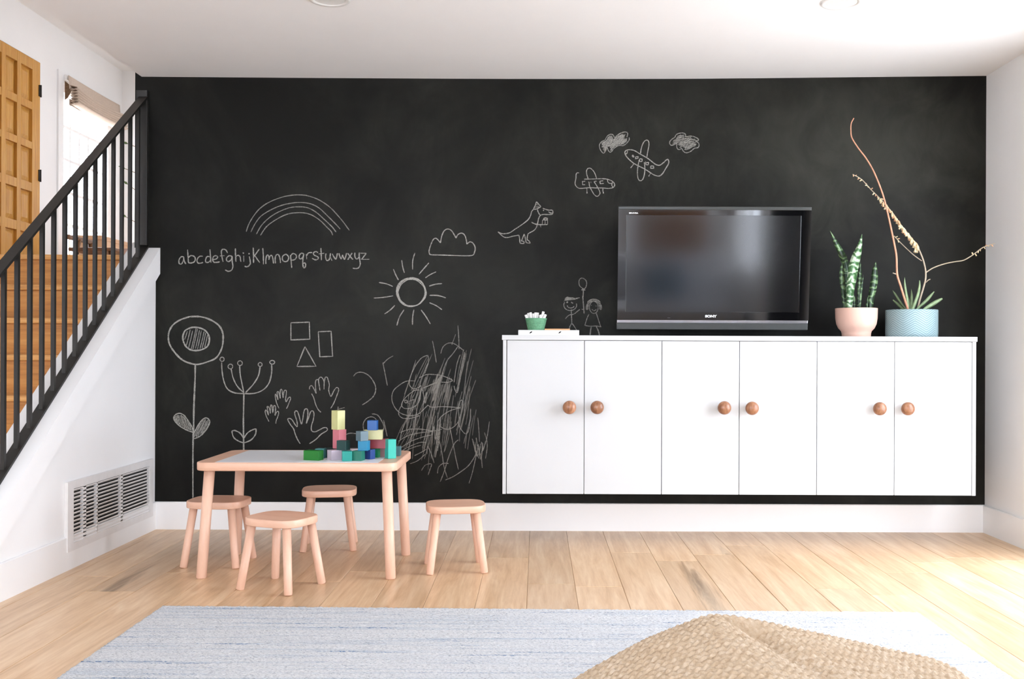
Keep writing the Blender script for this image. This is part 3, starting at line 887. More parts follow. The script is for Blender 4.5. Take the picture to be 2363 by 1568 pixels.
fl2 = [(g, ell(497, 452, 17, 17, 10), 2), (g, ell(564, 510, 19, 19, 10), 2), (g, ell(641, 483, 19, 19, 10), 2), (g, ell(803, 494, 16, 16, 10), 2), (g, ell(900, 476, 20, 15, 10), 2),
       (g, [(493, 478), (498, 560), (515, 640), (545, 695), (600, 722), (672, 728)]), (g, [(570, 530), (585, 600), (620, 670), (672, 720)]),
       (g, [(638, 505), (642, 570), (655, 640), (672, 720)]), (g, [(802, 512), (790, 580), (750, 650), (685, 720)]),
       (g, [(895, 495), (895, 560), (875, 640), (830, 695), (760, 725), (675, 728)]), (g, [(672, 722), (670, 850), (668, 960), (672, 1260)], 3),
       (g, [(575, 1030), (600, 1025), (640, 1045), (672, 1088)]), (g, [(575, 1030), (590, 1080), (630, 1110), (672, 1125)]),
       (g, [(672, 1088), (700, 1045), (740, 1020), (770, 1010)]), (g, [(770, 1010), (765, 1055), (730, 1100), (672, 1125)])]
drawing('chalk_flower', 'branching chalk flower with five small round buds', fl2, 'chalk', 2.6)
drawing('chalk_shapes', 'chalk square, rectangle and triangle', [
    (g, [(1050, 158), (1198, 153), (1202, 290), (1050, 296), (1050, 158)], None, False), (g, [(1270, 230), (1373, 226), (1385, 428), (1282, 432), (1270, 230)], None, False),
    (g, [(1163, 350), (1252, 508), (1098, 510), (1163, 350)], None, False)], 'chalk', 2.4)

f = (580, 850, 7.842)
drawing('chalk_hands', 'four traced chalk hand outlines', [
    (f, [(500, 730), (455, 620), (432, 500), (445, 478), (485, 575)]), (f, [(485, 575), (470, 480), (468, 435), (490, 425), (505, 470), (525, 550)]), (f, [(525, 550), (522, 460), (528, 395), (550, 388), (562, 440), (575, 540)]),
    (f, [(575, 540), (585, 460), (600, 405), (632, 410), (632, 480), (620, 560), (632, 610), (665, 550), (695, 525), (712, 550), (690, 610), (655, 700), (635, 735)]),
    (f, [(320, 968), (275, 880), (252, 800), (258, 762), (280, 775), (312, 855)]), (f, [(312, 855), (300, 780), (288, 700), (312, 700), (335, 760), (345, 820)]), (f, [(345, 820), (345, 740), (350, 675), (372, 675), (380, 740), (388, 815)]),
    (f, [(388, 815), (400, 740), (410, 680), (435, 690), (440, 740), (428, 860), (455, 800), (485, 782), (495, 820), (475, 890), (450, 950), (443, 1005)]),
    (f, [(1260, 800), (1210, 750), (1165, 660), (1130, 540), (1090, 460)]), (f, [(1052, 385), (1060, 335), (1095, 318), (1135, 380), (1175, 460)]), (f, [(1175, 460), (1165, 380), (1160, 270), (1175, 215), (1215, 215), (1225, 290), (1242, 405)]),
    (f, [(1225, 300), (1215, 220), (1240, 170), (1275, 170), (1315, 240), (1315, 385)]),
    (f, [(1318, 290), (1335, 175), (1370, 165), (1395, 230), (1412, 310), (1400, 400), (1430, 500), (1450, 505), (1500, 400), (1550, 350), (1582, 390), (1550, 490), (1490, 640), (1435, 730)]),
    (f, [(885, 1370), (830, 1280), (790, 1180), (765, 1100), (700, 1010), (660, 930), (690, 910), (740, 940), (790, 1020), (832, 1060), (825, 960), (790, 850), (790, 785), (830, 780), (860, 850), (885, 950), (910, 1010), (930, 930), (950, 800), (975, 742), (1015, 750), (1022, 850), (995, 1005)], 2.2),
    (f, [(995, 1005), (1030, 920), (1070, 800), (1110, 775), (1135, 830), (1120, 940), (1090, 1040), (1090, 1130), (1150, 1155), (1230, 1120), (1310, 1080), (1365, 1085), (1370, 1130), (1260, 1200), (1170, 1290), (1050, 1370)], 2.2)], 'chalk', 1.9)

f = (1140, 455, 13.067)
drawing('chalk_dinosaur', 'chalk dinosaur in a party hat holding a gift', [
    (f, [(1185, 375), (1130, 450), (1100, 560), (1030, 680), (900, 790), (760, 890), (620, 980), (480, 1075), (340, 1105), (220, 1100), (120, 1050)]),
    (f, [(120, 1050), (220, 1150), (320, 1215), (430, 1220), (560, 1185), (750, 1150)]), (f, [(750, 1150), (772, 1260), (785, 1380), (830, 1400), (905, 1405)]),
    (f, [(905, 1405), (895, 1340), (825, 1330)]), (f, [(825, 1330), (870, 1220), (910, 1115)]), (f, [(910, 1115), (940, 1220), (970, 1380)]), (f, [(970, 1380), (1090, 1395)]),
    (f, [(1090, 1395), (1060, 1330), (1005, 1290), (1005, 1200), (1025, 1110)]), (f, [(1025, 1110), (1110, 1060), (1200, 1010), (1270, 930), (1305, 830), (1325, 740), (1345, 650), (1390, 560), (1430, 540)]),
    (f, [(1310, 370), (1330, 450), (1380, 530), (1430, 540)]), (f, [(1430, 540), (1500, 525), (1640, 530), (1755, 525)]), (f, [(1755, 525), (1775, 490)]), (f, [(1775, 490), (1700, 480), (1640, 445)]),
    (f, [(1775, 490), (1770, 420), (1740, 395), (1640, 395), (1540, 365), (1470, 340)]), (f, [(1485, 392), (1495, 400), (1508, 405)], 3.6),
    (f, [(1185, 370), (1240, 260), (1282, 140)]), (f, [(1282, 140), (1340, 210), (1415, 290)]), (f, [(1415, 290), (1320, 345), (1260, 370), (1185, 370)]),
    (f, [(1250, 300), (1340, 270)], 1.2), (f, [(1235, 335), (1370, 290)], 1.2), (f, [(1265, 240), (1325, 222)], 1.2),
    (f, [(1130, 760), (1230, 810), (1330, 830), (1440, 835), (1615, 830)], 2.4), (f, [(1395, 840), (1415, 915)]), (f, [(1465, 690), (1450, 830)]), (f, [(1540, 700), (1540, 830)]), (f, [(1615, 690), (1615, 830)]), (f, [(1465, 692), (1615, 700)]),
    (f, ell(1555, 662, 55, 30, 10), 2.6)], 'chalk', 2.0)

f = (1310, 290, 8.7125); g2 = (1420, 290, 10.741)
CA = [(750, 295), (690, 320), (645, 370), (638, 430), (665, 500), (715, 555), (755, 520), (790, 440), (815, 500), (850, 535), (890, 515), (930, 460), (1030, 400), (1110, 405), (1180, 360), (1235, 290), (1235, 240), (1190, 235), (1205, 180), (1195, 140), (1140, 130), (1060, 155), (985, 205), (945, 250), (930, 215), (900, 180), (850, 178), (790, 220)]
drawing('chalk_airplane', 'lower chalk airplane pointing right', [
    (f, [(330, 1078), (500, 1075), (720, 1070), (830, 1090), (910, 1130), (945, 1190), (915, 1245), (820, 1265), (700, 1255), (560, 1255), (440, 1250), (340, 1258), (230, 1262), (170, 1220), (148, 1160), (165, 1060), (170, 980), (195, 950), (225, 955)]),
    (f, [(410, 1065), (385, 990), (378, 920), (400, 870), (450, 858), (500, 895), (545, 960), (582, 1065)]),
    (f, [(430, 1140), (440, 1220), (490, 1320), (540, 1395), (595, 1425), (640, 1385), (648, 1340), (610, 1260), (570, 1190), (530, 1130)]),
    (f, [(800, 1095), (810, 1140), (850, 1165), (890, 1160)]), (f, [(905, 1130), (885, 1200), (915, 1240)]),
    (f, [(355, 1120), (295, 1125), (300, 1190), (350, 1190)], None, False), (f, [(425, 1130), (430, 1170)], 2.6), (f, [(465, 1130), (470, 1155)]), (f, [(580, 1120), (535, 1125), (540, 1160)], None, False),
    (f, [(715, 1110), (645, 1120), (655, 1170), (725, 1165)], None, False), (f, [(385, 1255), (388, 1330)]), (f, [(388, 1330), (388, 1365)], 4), (f, [(710, 1255), (705, 1310), (715, 1340)]), (f, [(714, 1335), (720, 1368)], 4)], 'chalk', 1.9)
drawing('chalk_airplane', 'upper chalk airplane pointing left with five windows', [
    (g2, [(235, 660), (270, 615), (370, 600), (480, 625), (620, 710), (780, 800), (900, 890), (1000, 965), (1095, 985), (1180, 930), (1285, 838), (1320, 880), (1315, 950), (1250, 1060), (1170, 1190), (1085, 1252), (970, 1230), (870, 1170), (730, 1080), (570, 1000), (460, 940), (350, 850), (270, 760), (240, 700), (235, 660)], 2.2),
    (g2, [(300, 630), (290, 680), (250, 715)]), (g2, [(625, 705), (635, 600), (670, 480), (720, 390), (785, 362), (825, 400), (832, 490), (805, 630), (778, 795)]),
    (g2, [(590, 850), (565, 980), (548, 1120), (552, 1260), (580, 1345), (630, 1368), (680, 1330), (715, 1230), (732, 1090), (725, 970), (715, 910)]),
    (g2, [(430, 730), (420, 760), (450, 785), (455, 760), (430, 730)]), (g2, [(500, 780), (565, 770), (560, 810), (500, 825), (500, 780)], None, False), (g2, [(600, 825), (665, 830), (660, 890), (600, 895), (600, 825)], None, False),
    (g2, [(745, 890), (760, 970), (815, 975), (825, 915), (760, 920)], None, False), (g2, [(880, 1000), (945, 1005), (950, 1060), (870, 1060), (880, 1000)], None, False),
    (g2, [(460, 945), (405, 1020)]), (g2, [(402, 1018), (378, 1052)], 4), (g2, [(870, 1185), (842, 1230)]), (g2, [(842, 1230), (825, 1262)], 4)], 'chalk', 2.0)
ca = [(f, [CA[0]] + CA[1:17]), (f, CA[17:23]), (f, CA[22:] + [CA[0]])]
for an, gp in ((-.75, 17), (-.55, 26)):
    for s_ in hatch([(x * .88 + 110, y * .86 + 47) for x, y in CA], an, gp): ca.append((f, s_, 1.5))
drawing('chalk_cloud', 'chalk-filled cloud left of the upper airplane', ca, 'chalk_mid', 2.0)
CB = [(1475, 290), (1510, 225), (1590, 190), (1680, 185), (1735, 215), (1740, 285), (1860, 262), (1960, 280), (2050, 330), (2055, 365), (1980, 385), (2050, 420), (2075, 480), (2050, 545), (1960, 565), (1880, 630), (1800, 670), (1730, 670), (1680, 630), (1640, 560), (1590, 595), (1540, 575), (1520, 510), (1530, 440), (1460, 470), (1390, 490), (1350, 460), (1350, 400), (1400, 340)]
cb = [(g2, CB[:6]), (g2, CB[5:11]), (g2, CB[10:20]), (g2, CB[19:24]), (g2, CB[23:] + [CB[0]]), (g2, [(1640, 480), (1720, 420), (1850, 400)])]
for an, gp in ((-.45, 24), (-.2, 46)):
    for s_ in hatch([(x * .84 + 272, y * .8 + 75) for x, y in CB], an, gp): cb.append((g2, s_, 1.3))
drawing('chalk_cloud', 'chalk-filled cloud right of the upper airplane', cb, 'chalk_mid', 1.9)

f = (1280, 630, 10.454)
kid = [(f, ell(375, 780, 155, 130, 16, -.3, 4.0)), (f, [(300, 790), (330, 835), (390, 850), (450, 830), (470, 800)]), (f, [(285, 722), (305, 708), (322, 700)], 3), (f, [(395, 710), (415, 722), (445, 735)], 2.6),
       (f, [(400, 880), (405, 1050), (415, 1215)]), (f, [(415, 1215), (370, 1290), (345, 1360)]), (f, [(415, 1215), (470, 1290), (535, 1395)]), (f, [(255, 1115), (320, 1040), (400, 1005)]), (f, [(400, 1015), (480, 985), (560, 920), (605, 885)]),
       (f, [(650, 122), (600, 160), (585, 230), (600, 310), (650, 360), (700, 385), (745, 360), (770, 270), (760, 200), (710, 145), (650, 122)]), (f, [(645, 420), (690, 385), (740, 420), (645, 420)], None, False),
       (f, [(690, 390), (690, 500), (680, 600), (690, 720), (700, 850), (710, 990)], 2.4), (f, [(650, 880), (715, 885)], 2.4)]
CP = [(215, 690), (240, 610), (300, 580), (400, 590), (480, 605), (635, 598), (500, 640), (400, 660), (300, 665)]
for s_ in hatch(CP, -.12, 11): kid.append((f, s_, 1.5))
drawing('chalk_stick_figure', 'chalk stick boy in a cap holding a balloon', kid, 'chalk_mid', 1.9)
girl = [(f, ell(945, 835, 105, 145, 16)), (f, [(880, 790), (895, 780)], 2.6), (f, [(990, 805), (1005, 797)], 2.6), (f, [(895, 880), (945, 915), (1005, 885)]), (f, [(825, 1000), (780, 1100), (730, 1260)]), (f, [(1000, 970), (1050, 1120), (1110, 1300)]),
        (f, [(720, 1265), (850, 1290), (1000, 1285), (1125, 1305)]), (f, [(880, 1310), (865, 1400), (855, 1510)], 2.6), (f, [(1005, 1300), (1050, 1400), (1080, 1510)], 2.8)]
for i in range(26):
    an = PI * .95 + i / 25 * PI * 1.1
    girl.append((f, [(x, y) for x, y in ell(945 + 165 * math.cos(an), 800 + 140 * math.sin(an) + (40 if abs(math.cos(an)) > .8 else 0), 24, 30, 7, rc.uniform(0, 6))], 1.1))
drawing('chalk_stick_figure', 'chalk stick girl with curly hair and a dress', girl, 'chalk_mid', 1.8)

# toddler scribbles
f = (780, 740, 3.921); z8 = (690, 930, 9.088)
sc = [[(140, 505), (170, 475), (220, 470), (280, 500), (325, 560), (342, 620), (325, 680), (280, 725), (220, 765)], [(405, 380), (420, 450), (447, 590)], [(410, 390), (450, 350), (500, 320)],
      [(235, 1010), (228, 940), (255, 890), (300, 872), (335, 885), (350, 912), (355, 950)], [(305, 845), (355, 855), (390, 900), (415, 960), (405, 1010)], [(412, 900), (430, 980), (445, 1050)], [(60, 1040), (110, 1020), (185, 1028)],
      [(-12, 870), (0, 800), (1, 780)], [(0, 805), (60, 788)]]
drawing('chalk_scribble', 'loose chalk arcs and ticks above the toy blocks', [(f, p) for p in sc], 'chalk_mid', 2.0)
sc = [[(810, 315), (750, 345), (690, 430), (650, 530), (650, 590), (690, 620), (740, 600), (750, 585)], [(815, 320), (818, 380), (785, 480)],
      [(700, 548), (620, 550), (550, 590), (500, 640), (487, 710), (510, 780), (560, 835), (640, 862), (720, 850), (780, 800), (815, 765)],
      [(740, 630), (690, 635), (620, 690), (578, 750), (590, 790), (640, 798), (700, 775), (740, 720), (745, 660)], [(575, 770), (550, 820), (555, 860), (590, 885), (660, 885), (740, 860)],
      [(1085, 235), (1040, 300), (990, 360), (960, 430), (930, 520), (890, 620), (860, 730)], [(1085, 45), (1092, 150), (1095, 260)], [(855, 185), (870, 260), (890, 380)], [(1065, 125), (1030, 220)],
      [(930, 300), (950, 240), (1000, 205), (1060, 215), (1140, 275)], [(735, 520), (800, 490), (870, 490), (940, 500), (1035, 540), (990, 560), (900, 560), (800, 600), (750, 620)],
      [(560, 1015), (650, 985), (760, 985), (860, 1000), (940, 985)], [(545, 1095), (640, 1040), (760, 1015), (860, 1005)], [(560, 1160), (650, 1100), (750, 1060), (850, 1035)], [(575, 1180), (650, 1140), (740, 1105), (800, 1105)],
      [(590, 1190), (680, 1150), (750, 1130)], [(690, 1225), (760, 1190), (800, 1165)], [(650, 1298), (720, 1270), (790, 1210)], [(810, 765), (850, 785), (950, 780), (1110, 790)], [(1110, 790), (1020, 815), (940, 865), (900, 920)],
      [(915, 950), (960, 980), (1020, 980), (1080, 930), (1095, 880), (1090, 800), (1110, 725), (1130, 740), (1120, 830), (1090, 920), (1110, 980), (1150, 1025), (1180, 1000), (1195, 900), (1200, 800)],
      [(1215, 1070), (1240, 1160), (1275, 1250)], [(1265, 880), (1275, 1000), (1280, 1100)], [(1370, 915), (1355, 1020), (1335, 1110), (1300, 1200), (1305, 1335)], [(1325, 1015), (1345, 1080), (1350, 1150), (1335, 1250)],
      [(1250, 1060), (1265, 1150), (1290, 1220)], [(970, 1445), (1040, 1415), (1110, 1370), (1180, 1315), (1235, 1235), (1255, 1180)], [(1185, 1475), (1215, 1380), (1240, 1270), (1255, 1180)],
      [(755, 1360), (790, 1310), (845, 1300), (835, 1340), (815, 1400)], [(900, 1385), (910, 1330), (950, 1295), (1000, 1295)], [(925, 1460), (960, 1370), (1000, 1240), (1050, 1120), (1090, 1080)], [(870, 1290), (840, 1200), (810, 1140), (805, 1210)],
      [(600, 730), (615, 720), (630, 735), (615, 748), (600, 735)], [(615, 735), (645, 752)], [(635, 735), (690, 715)], [(1090, 1350), (1065, 1240), (1040, 1110), (1010, 960)], [(990, 1425), (960, 1330), (940, 1200), (905, 1040)],
      [(1215, 1070), (1260, 1230), (1300, 1100), (1310, 1180), (1335, 1090)], [(1050, 590), (1060, 632), (1080, 650), (1100, 560), (1150, 300)], [(1050, 560), (1075, 400), (1105, 310)], [(1075, 640), (1110, 450), (1145, 285)],
      [(560, 1080), (585, 980), (640, 870), (680, 800)], [(630, 1200), (660, 1080), (690, 960), (710, 830)]]
drawing('chalk_scribble', 'long chalk scribble loops beside the white cabinets', [(f, p) for p in sc], 'chalk_mid', 1.8)
rs = []
for (x0, x1, y0, y1, nn_, l0, l1, sl) in ((700, 1000, 300, 640, 16, 260, 460, -.33), (900, 1250, 250, 700, 18, 250, 480, -.17), (640, 900, 560, 860, 16, 250, 430, -.12), (820, 1060, 820, 1000, 18, 220, 420, -.12), (1080, 1260, 620, 900, 10, 200, 420, -.22), (580, 780, 900, 1010, 8, 120, 280, -.5)):
    for i in range(nn_):
        x = rc.uniform(x0, x1); y = rc.uniform(y0, y1); L = rc.uniform(l0, l1); s_ = sl + rc.uniform(-.16, .14); bw_ = rc.uniform(-.12, .12)
        rs.append((f, [(x + s_ * L * u + bw_ * L * u * (1 - u), y + L * u) for u in (0, .25, .5, .75, 1)]))
for i in range(9):
    x = rc.uniform(720, 960); y = rc.uniform(480, 700)
    z = []
    for k in range(6): z.append((x + k * 9 + (40 if k % 2 else 0), y + (150 if k % 2 == 0 else 0) + rc.uniform(-20, 20)))
    rs.append((f, z))
drawing('chalk_scribble', 'dense mass of thin vertical chalk strokes beside the white cabinets', rs, 'chalk_soft', 1.7)
drawing('chalk_scribble', 'heavy zigzag chalk strokes low beside the cabinets', [
    (f, [(850, 1040), (870, 960), (880, 1080), (905, 920), (890, 1120), (930, 880), (900, 1180), (925, 1000), (880, 1240)]),
    (f, [(900, 480), (880, 620), (930, 500), (860, 640), (915, 520), (890, 660), (950, 470)]),
    (f, [(730, 740), (760, 620), (790, 750), (800, 650), (770, 760)]), (f, [(1240, 1100), (1255, 1230), (1270, 1120), (1290, 1260), (1310, 1110), (1300, 1230)])], 'chalk_mid', 2.0)

# ================================================================== WALL CABINETS
YC = 4.95
dw = .3857; dx0_ = -.1517
ztop, zbot = 1.0220, .2575
sides = ['left', 'middle', 'right']
lab = ['wall-hung white two-door cabinet at the left, below the cup of chalk', 'wall-hung white two-door cabinet in the middle, below the television', 'wall-hung white two-door cabinet at the right, below the potted plants']
kx_ = [(1314, 941), (1378, 941), (1672, 942), (1736, 943), (2031, 944), (2096, 944)]
for c_ in range(3):
    xa = dx0_ + 2 * dw * c_; xb = xa + 2 * dw
    cb_ = thing('wall_cabinet', lab[c_], 'cabinet', ((xa + xb) / 2, 5.16, zbot), group='white wall-hung cabinets')
    MB().box(xa + .0005, xb - .0005, YC + .021, D - .001, zbot + .002, 1.0228).build('body', 'cab', cb_, world=True)
    if c_ == 0: MB().box(-.171, xa - .002, YC + .001, D - .001, zbot - .001, 1.0228, .001).build('side_panel', 'cab', cb_, world=True)
    if c_ == 2: MB().box(xb + .002, 2.183, YC + .001, D - .001, zbot - .001, 1.0228, .001).build('side_panel', 'cab', cb_, world=True)
    for d_ in range(2):
        p = xa + dw * d_ + .0016; q = xa + dw * (d_ + 1) - .0016
        dd = MB().box(p, q, YC, YC + .019, zbot, ztop - .0015, .0012).build('door', 'cab', cb_, world=True)
        kp = at(*kx_[2 * c_ + d_], YC - .045)
        R_ = .0335
        prof = [(.013, 0), (.012, .010), (.0135, .016), (.022, .021)] + [(R_ * math.sin(a_), .042 - R_ * .72 * math.cos(a_)) for a_ in [PI * (.30 + .70 * i / 14) for i in range(14)]] + [(.0006, .042 + R_ * .72)]
        m = MB().lathe(prof, 0, 0, 32)
        m.v = [(kp[0] + x, YC - z, kp[2] + y) for x, y, z in m.v]
        m.build('knob', 'knob', dd, world=True)
wt = MB().box(-.176, 2.186, YC - .006, D - .0005, 1.0232, 1.0472, .0015).build('cabinet_top', 'cab')
tag(wt, 'long white worktop lying across the three wall cabinets', 'worktop')
ZT = 1.0472

# ================================================================== TELEVISION
TW, TH = .988, .6313
tv = thing('television', 'black flat television tilted forward above the white cabinets', 'television', (.9065, 5.16, 1.0832))
TILT = math.atan2(.055, .629)
tv.rotation_euler = (TILT, 0, 0)      # leans its top towards the room


def tvbox(x0, x1, z0, z1, d0, d1, nm, mat, parent=None, bev=.0):
    m = MB().box(x0, x1, -d1, -d0, z0, z1, bev)
    return m.build(nm, mat, parent or tv)


hw = TW / 2
sx0, sx1, sz0, sz1 = -hw + .0434, hw - .050, .091, TH - .044
tvbox(-hw + .004, hw - .004, .004, TH - .004, -.060, -.001, 'back_case', 'gloss')
bz = MB()
bz.box(-hw, sx0, -.012, 0, .049, TH - .017).box(sx1, hw, -.012, 0, .049, TH - .017).box(sx0, sx1, -.012, 0, .049, sz0).box(sx0, sx1, -.012, 0, sz1, TH - .017)
bezel = bz.build('bezel', 'gloss', tv)
tvbox(-hw, hw, TH - .017, TH, -.004, .016, 'top_rim', 'tvgrey', bev=.003)
tvbox(-hw - .002, hw - .004, .034, .049, -.002, .014, 'silver_strip', 'silver', bev=.002)
tvbox(-hw - .003, hw - .004, 0, .034, -.004, .015, 'speaker_bar', 'tvgrey', bev=.003)
tvbox(sx0, sx1, sz0, sz1, -.002, .004, 'screen', 'screen')
tvbox(sx0 - .0022, sx0, sz0, sz1, .010, .0126, 'screen_edge', 'tvgrey')


def text_mesh(txt, size, name, mat, parent, loc, rot=(PI / 2, 0, 0), sx=1.0, bold=.0):
    c = bpy.data.curves.new(name, 'FONT'); c.body = txt; c.size = size; c.extrude = .0002; c.offset = bold; c.align_x = 'CENTER'; c.align_y = 'CENTER'
    o = bpy.data.objects.new(name, c); COL.objects.link(o)
    dg = bpy.context.evaluated_depsgraph_get()
    me = bpy.data.meshes.new_from_object(o.evaluated_get(dg))
    bpy.data.objects.remove(o)
    me.name = name; me.materials.clear(); me.materials.append(M[mat])
    R = Euler(rot).to_matrix()
    for q in me.vertices:
        p = Vector((q.co.x * sx, q.co.y, q.co.z)); q.co = R @ p + Vector(loc)
    o = bpy.data.objects.new(name, me); COL.objects.link(o); o.parent = parent
    return o


text_mesh('SONY', .0165, 'logo', 'logo', bezel, (-.0115, -.0125, .069), sx=1.32, bold=.0009)
text_mesh('BRAVIA', .0095, 'logo', 'logo', bezel, (-hw + .077, -.0125, TH - .0345), sx=1.45, bold=.0003)
tvbox(-.235, -.221, .060, .0612, .0121, .0126, 'indicator', 'silver', bezel)
# arm to the wall
MB().box(-.10, .10, .06, .17, .22, .42).build('wall_mount', 'metal', tv)

# ================================================================== THINGS ON THE CABINETS
# white card box with slots
p0, p1 = at(1196, 762, 5.02), at(1336.5, 762, 5.02)
zb = ZT + .0003
bx_ = thing('flat_white_box', 'flat white box under the green cup, two dark slots in its front', 'box', ((p0[0] + p1[0]) / 2, 5.12, ZT))
zt_ = p0[2]
MB().box(p0[0], p1[0], 5.02, 5.25, zb, zt_, .002).build('box_body', 'boxw', bx_, world=True)
for xs in (1225, 1292):
    c = at(xs, 767.5, 5.02); m = MB()
    w_, h_ = .0070, .0042
    pts = [(c[0] + w_ * math.cos(a_) + .25 * h_ * math.sin(a_), c[2] + h_ * math.sin(a_) + .5 * w_ * math.cos(a_)) for a_ in [2 * PI * i / 12 for i in range(12)]]
    m.prism(pts, 'y', 5.0188, 5.021).build('slot', 'dark', bx_, world=True)
# pencil/stick on the box
q0, q1 = at(1257, 759.6, 5.06), at(1315, 759.6, 5.06)
pc = MB().tube([(q0[0], 5.06, zt_ + .0042), (q1[0], 5.05, zt_ + .0042)], .0040, 6, smooth=False).build('wooden_pencil', 'stick')
tag(pc, 'thin tan wooden pencil lying on the flat white box', 'pencil')

# cup of chalk
YCU = 5.10
ct = at(1237, 735, YCU); r1 = 25.2 * YCU / FPX; r0 = 18.5 * YCU / FPX
zc0 = zt_; zc1 = ct[2]
cup = thing('chalk_cup', 'green ribbed cup on the flat white box, full of chalk sticks', 'cup', (ct[0], YCU, zc0))
prof = [(r0 - .004, 0), (r0, .001)]
NR = 9
for i in range(NR):
    for k in range(4):
        u = (i + k / 4) / NR; z = u * (zc1 - zc0)
        prof.append((r0 + (r1 - r0) * u + .0011 * math.sin(PI * k / 4 * 2) * (1 if k < 2 else .2), z + .0005))
prof += [(r1 + .0008, zc1 - zc0), (r1 - .003, zc1 - zc0), (r0 - .004, .006), (.0005, .006)]
MB().lathe(prof, 0, 0, 36).build('cup_body', 'cup', cup)
cs = [(1213, 727, -16), (1219, 723, -11), (1224, 721.5, -7), (1230, 724, -3), (1236, 721.8, 4), (1241, 722, 7), (1246, 727, -20), (1254, 719.5, 14), (1259, 726, 22), (1248, 730, 6)]
cl = ['leaning far left out of the green cup', 'second from the left in the green cup', 'third from the left in the green cup', 'short, fourth from the left in the green cup', 'in the middle of the green cup',
      'just right of the middle of the green cup', 'leaning left, low behind the front sticks of the green cup', 'tallest, standing at the right of the green cup', 'leaning far right out of the green cup', 'short, near the front of the green cup']
for i, (x, y, an) in enumerate(cs):
    Yc = YCU + (-.014, .01, -.004, .016, -.012, .014, .02, .0, -.008, -.022)[i]
    tip = Vector(at(x, y, Yc)); dv = Vector((math.sin(math.radians(an)), 0, math.cos(math.radians(an))))
    L = (tip.z - (zc0 + .009)) / dv.z
    bt = tip - dv * L
    lim = r0 - .013
    if abs(bt.x - ct[0]) > lim: bt.x = ct[0] + math.copysign(lim * .9, bt.x - ct[0])
    o = MB().tube([(0, 0, 0), tip - bt - dv * .001, tip - bt], [.0070, .0070, .0060], 10).build('chalk_stick', 'chalkstick')
    o.location = bt
    tag(o, 'white chalk stick ' + cl[i], 'chalk', 'chalk sticks in the green cup')


# leaves
def leaf(pts, wid, Y0, mat, name, parent, dYs=None, thick=.004, fold=.25, twist=0.0):
    """pts: photo pixels from base to tip, wid: photo-pixel widths; a lens-shaped solid blade standing near depth Y0"""
    n0 = len(pts)
    if name == 'leaf' and mat.startswith('snake'): wid = [w_ * 1.22 / 5.806 for w_ in wid]
    P3 = [(x, y, w_, (dYs[i] if dYs else 0)) for i, ((x, y), w_) in enumerate(zip(pts, wid))]
    P3 = smooth_curve(P3, 4); n = len(P3); vs = []; fs = []
    C = [Vector(at(x, y, Y0 + d)) for x, y, w_, d in P3]
    for i, (x, y, w_, d) in enumerate(P3):
        dv = (C[min(i + 1, n - 1)] - C[max(i - 1, 0)]).normalized()
        sd = dv.cross(Vector((0, 1, 0))).normalized()
        sd = (sd + Vector((0, 1, 0)) * twist).normalized()
        fr_ = sd.cross(dv)
        hw_ = max(w_, .3) * .5 * (Y0 + d) / FPX
        tk = thick * min(1, hw_ / .008)
        vs += [C[i] - sd * hw_, C[i] + fr_ * (fold * hw_ - tk), C[i] + sd * hw_, C[i] + fr_ * (fold * hw_ + tk)]
    for i in range(n - 1):
        for k in range(4): fs.append((4 * i + k, 4 * i + (k + 1) % 4, 4 * i + 4 + (k + 1) % 4, 4 * i + 4 + k))
    fs += [(3, 2, 1, 0), tuple(4 * (n - 1) + k for k in range(4))]
    return MB().add(vs, fs, True).build(name, mat, parent, world=True)


# snake plant
YP = 5.13
c0 = at(1976, 742.5, YP)
sp_ = thing('snake_plant', 'snake plant with banded upright leaves in a pink footed pot', 'plant', (c0[0], YP, ZT))
k_ = YP / FPX
hp = at(1976, 710, YP - 47 * k_)[2] - ZT
prof = [(.0, 0), (31.5 * k_, 0), (32 * k_, .001), (32.5 * k_, .018), (34 * k_, .030), (40 * k_, .044), (44.5 * k_, .066), (46.6 * k_, .095), (47.3 * k_, hp - .002), (46.9 * k_, hp), (45.3 * k_, hp), (45 * k_, hp - .01), (44.5 * k_, hp - .02)]
MB().lathe(prof, 0, 0, 48).build('pot', 'pinkpot', sp_)
MB().lathe([(.0008, hp - .026), (44 * k_, hp - .022), (44.3 * k_, hp - .017), (.0008, hp - .012)], 0, 0, 36).build('soil', 'soil', sp_)
f = (1900, 520, 5.806)
def LP(pts): return T(*f, pts)[::-1]
leaf(LP([(90, 75), (150, 200), (215, 330), (265, 430), (300, 540), (315, 650), (320, 800), (320, 1160)]), [50, 66, 74, 76, 78, 66, 40, 1], YP + .02, 'snake', 'leaf', sp_, [0, .0, 0, 0, -.01, -.02, -.03, -.04], fold=.35)
leaf(LP([(250, 495), (245, 600), (248, 720), (265, 850), (280, 1000), (290, 1160)]), [40, 46, 52, 56, 44, 1], YP - .01, 'snake', 'leaf', sp_, fold=.3)
leaf(LP([(518, 120), (485, 290), (442, 420), (405, 560), (385, 700), (365, 850), (355, 1000), (350, 1160)]), [60, 74, 92, 112, 116, 104, 62, 1], YP - .035, 'snake_pale', 'leaf', sp_, fold=.22, twist=-.15)
leaf(LP([(497, 480), (492, 600), (486, 760), (480, 900), (470, 1160)]), [36, 44, 46, 34, 1], YP + .035, 'snake', 'leaf', sp_, fold=.4)
leaf(LP([(540, 660), (520, 780), (505, 900), (495, 1000), (485, 1160)]), [26, 26, 26, 18, 1], YP - .01, 'snake', 'leaf', sp_, fold=.4)
leaf(LP([(702, 490), (690, 600), (685, 720), (665, 850), (640, 980), (625, 1160)]), [48, 66, 78, 76, 56, 1], YP - .01, 'snake', 'leaf', sp_, fold=.25, twist=.1)
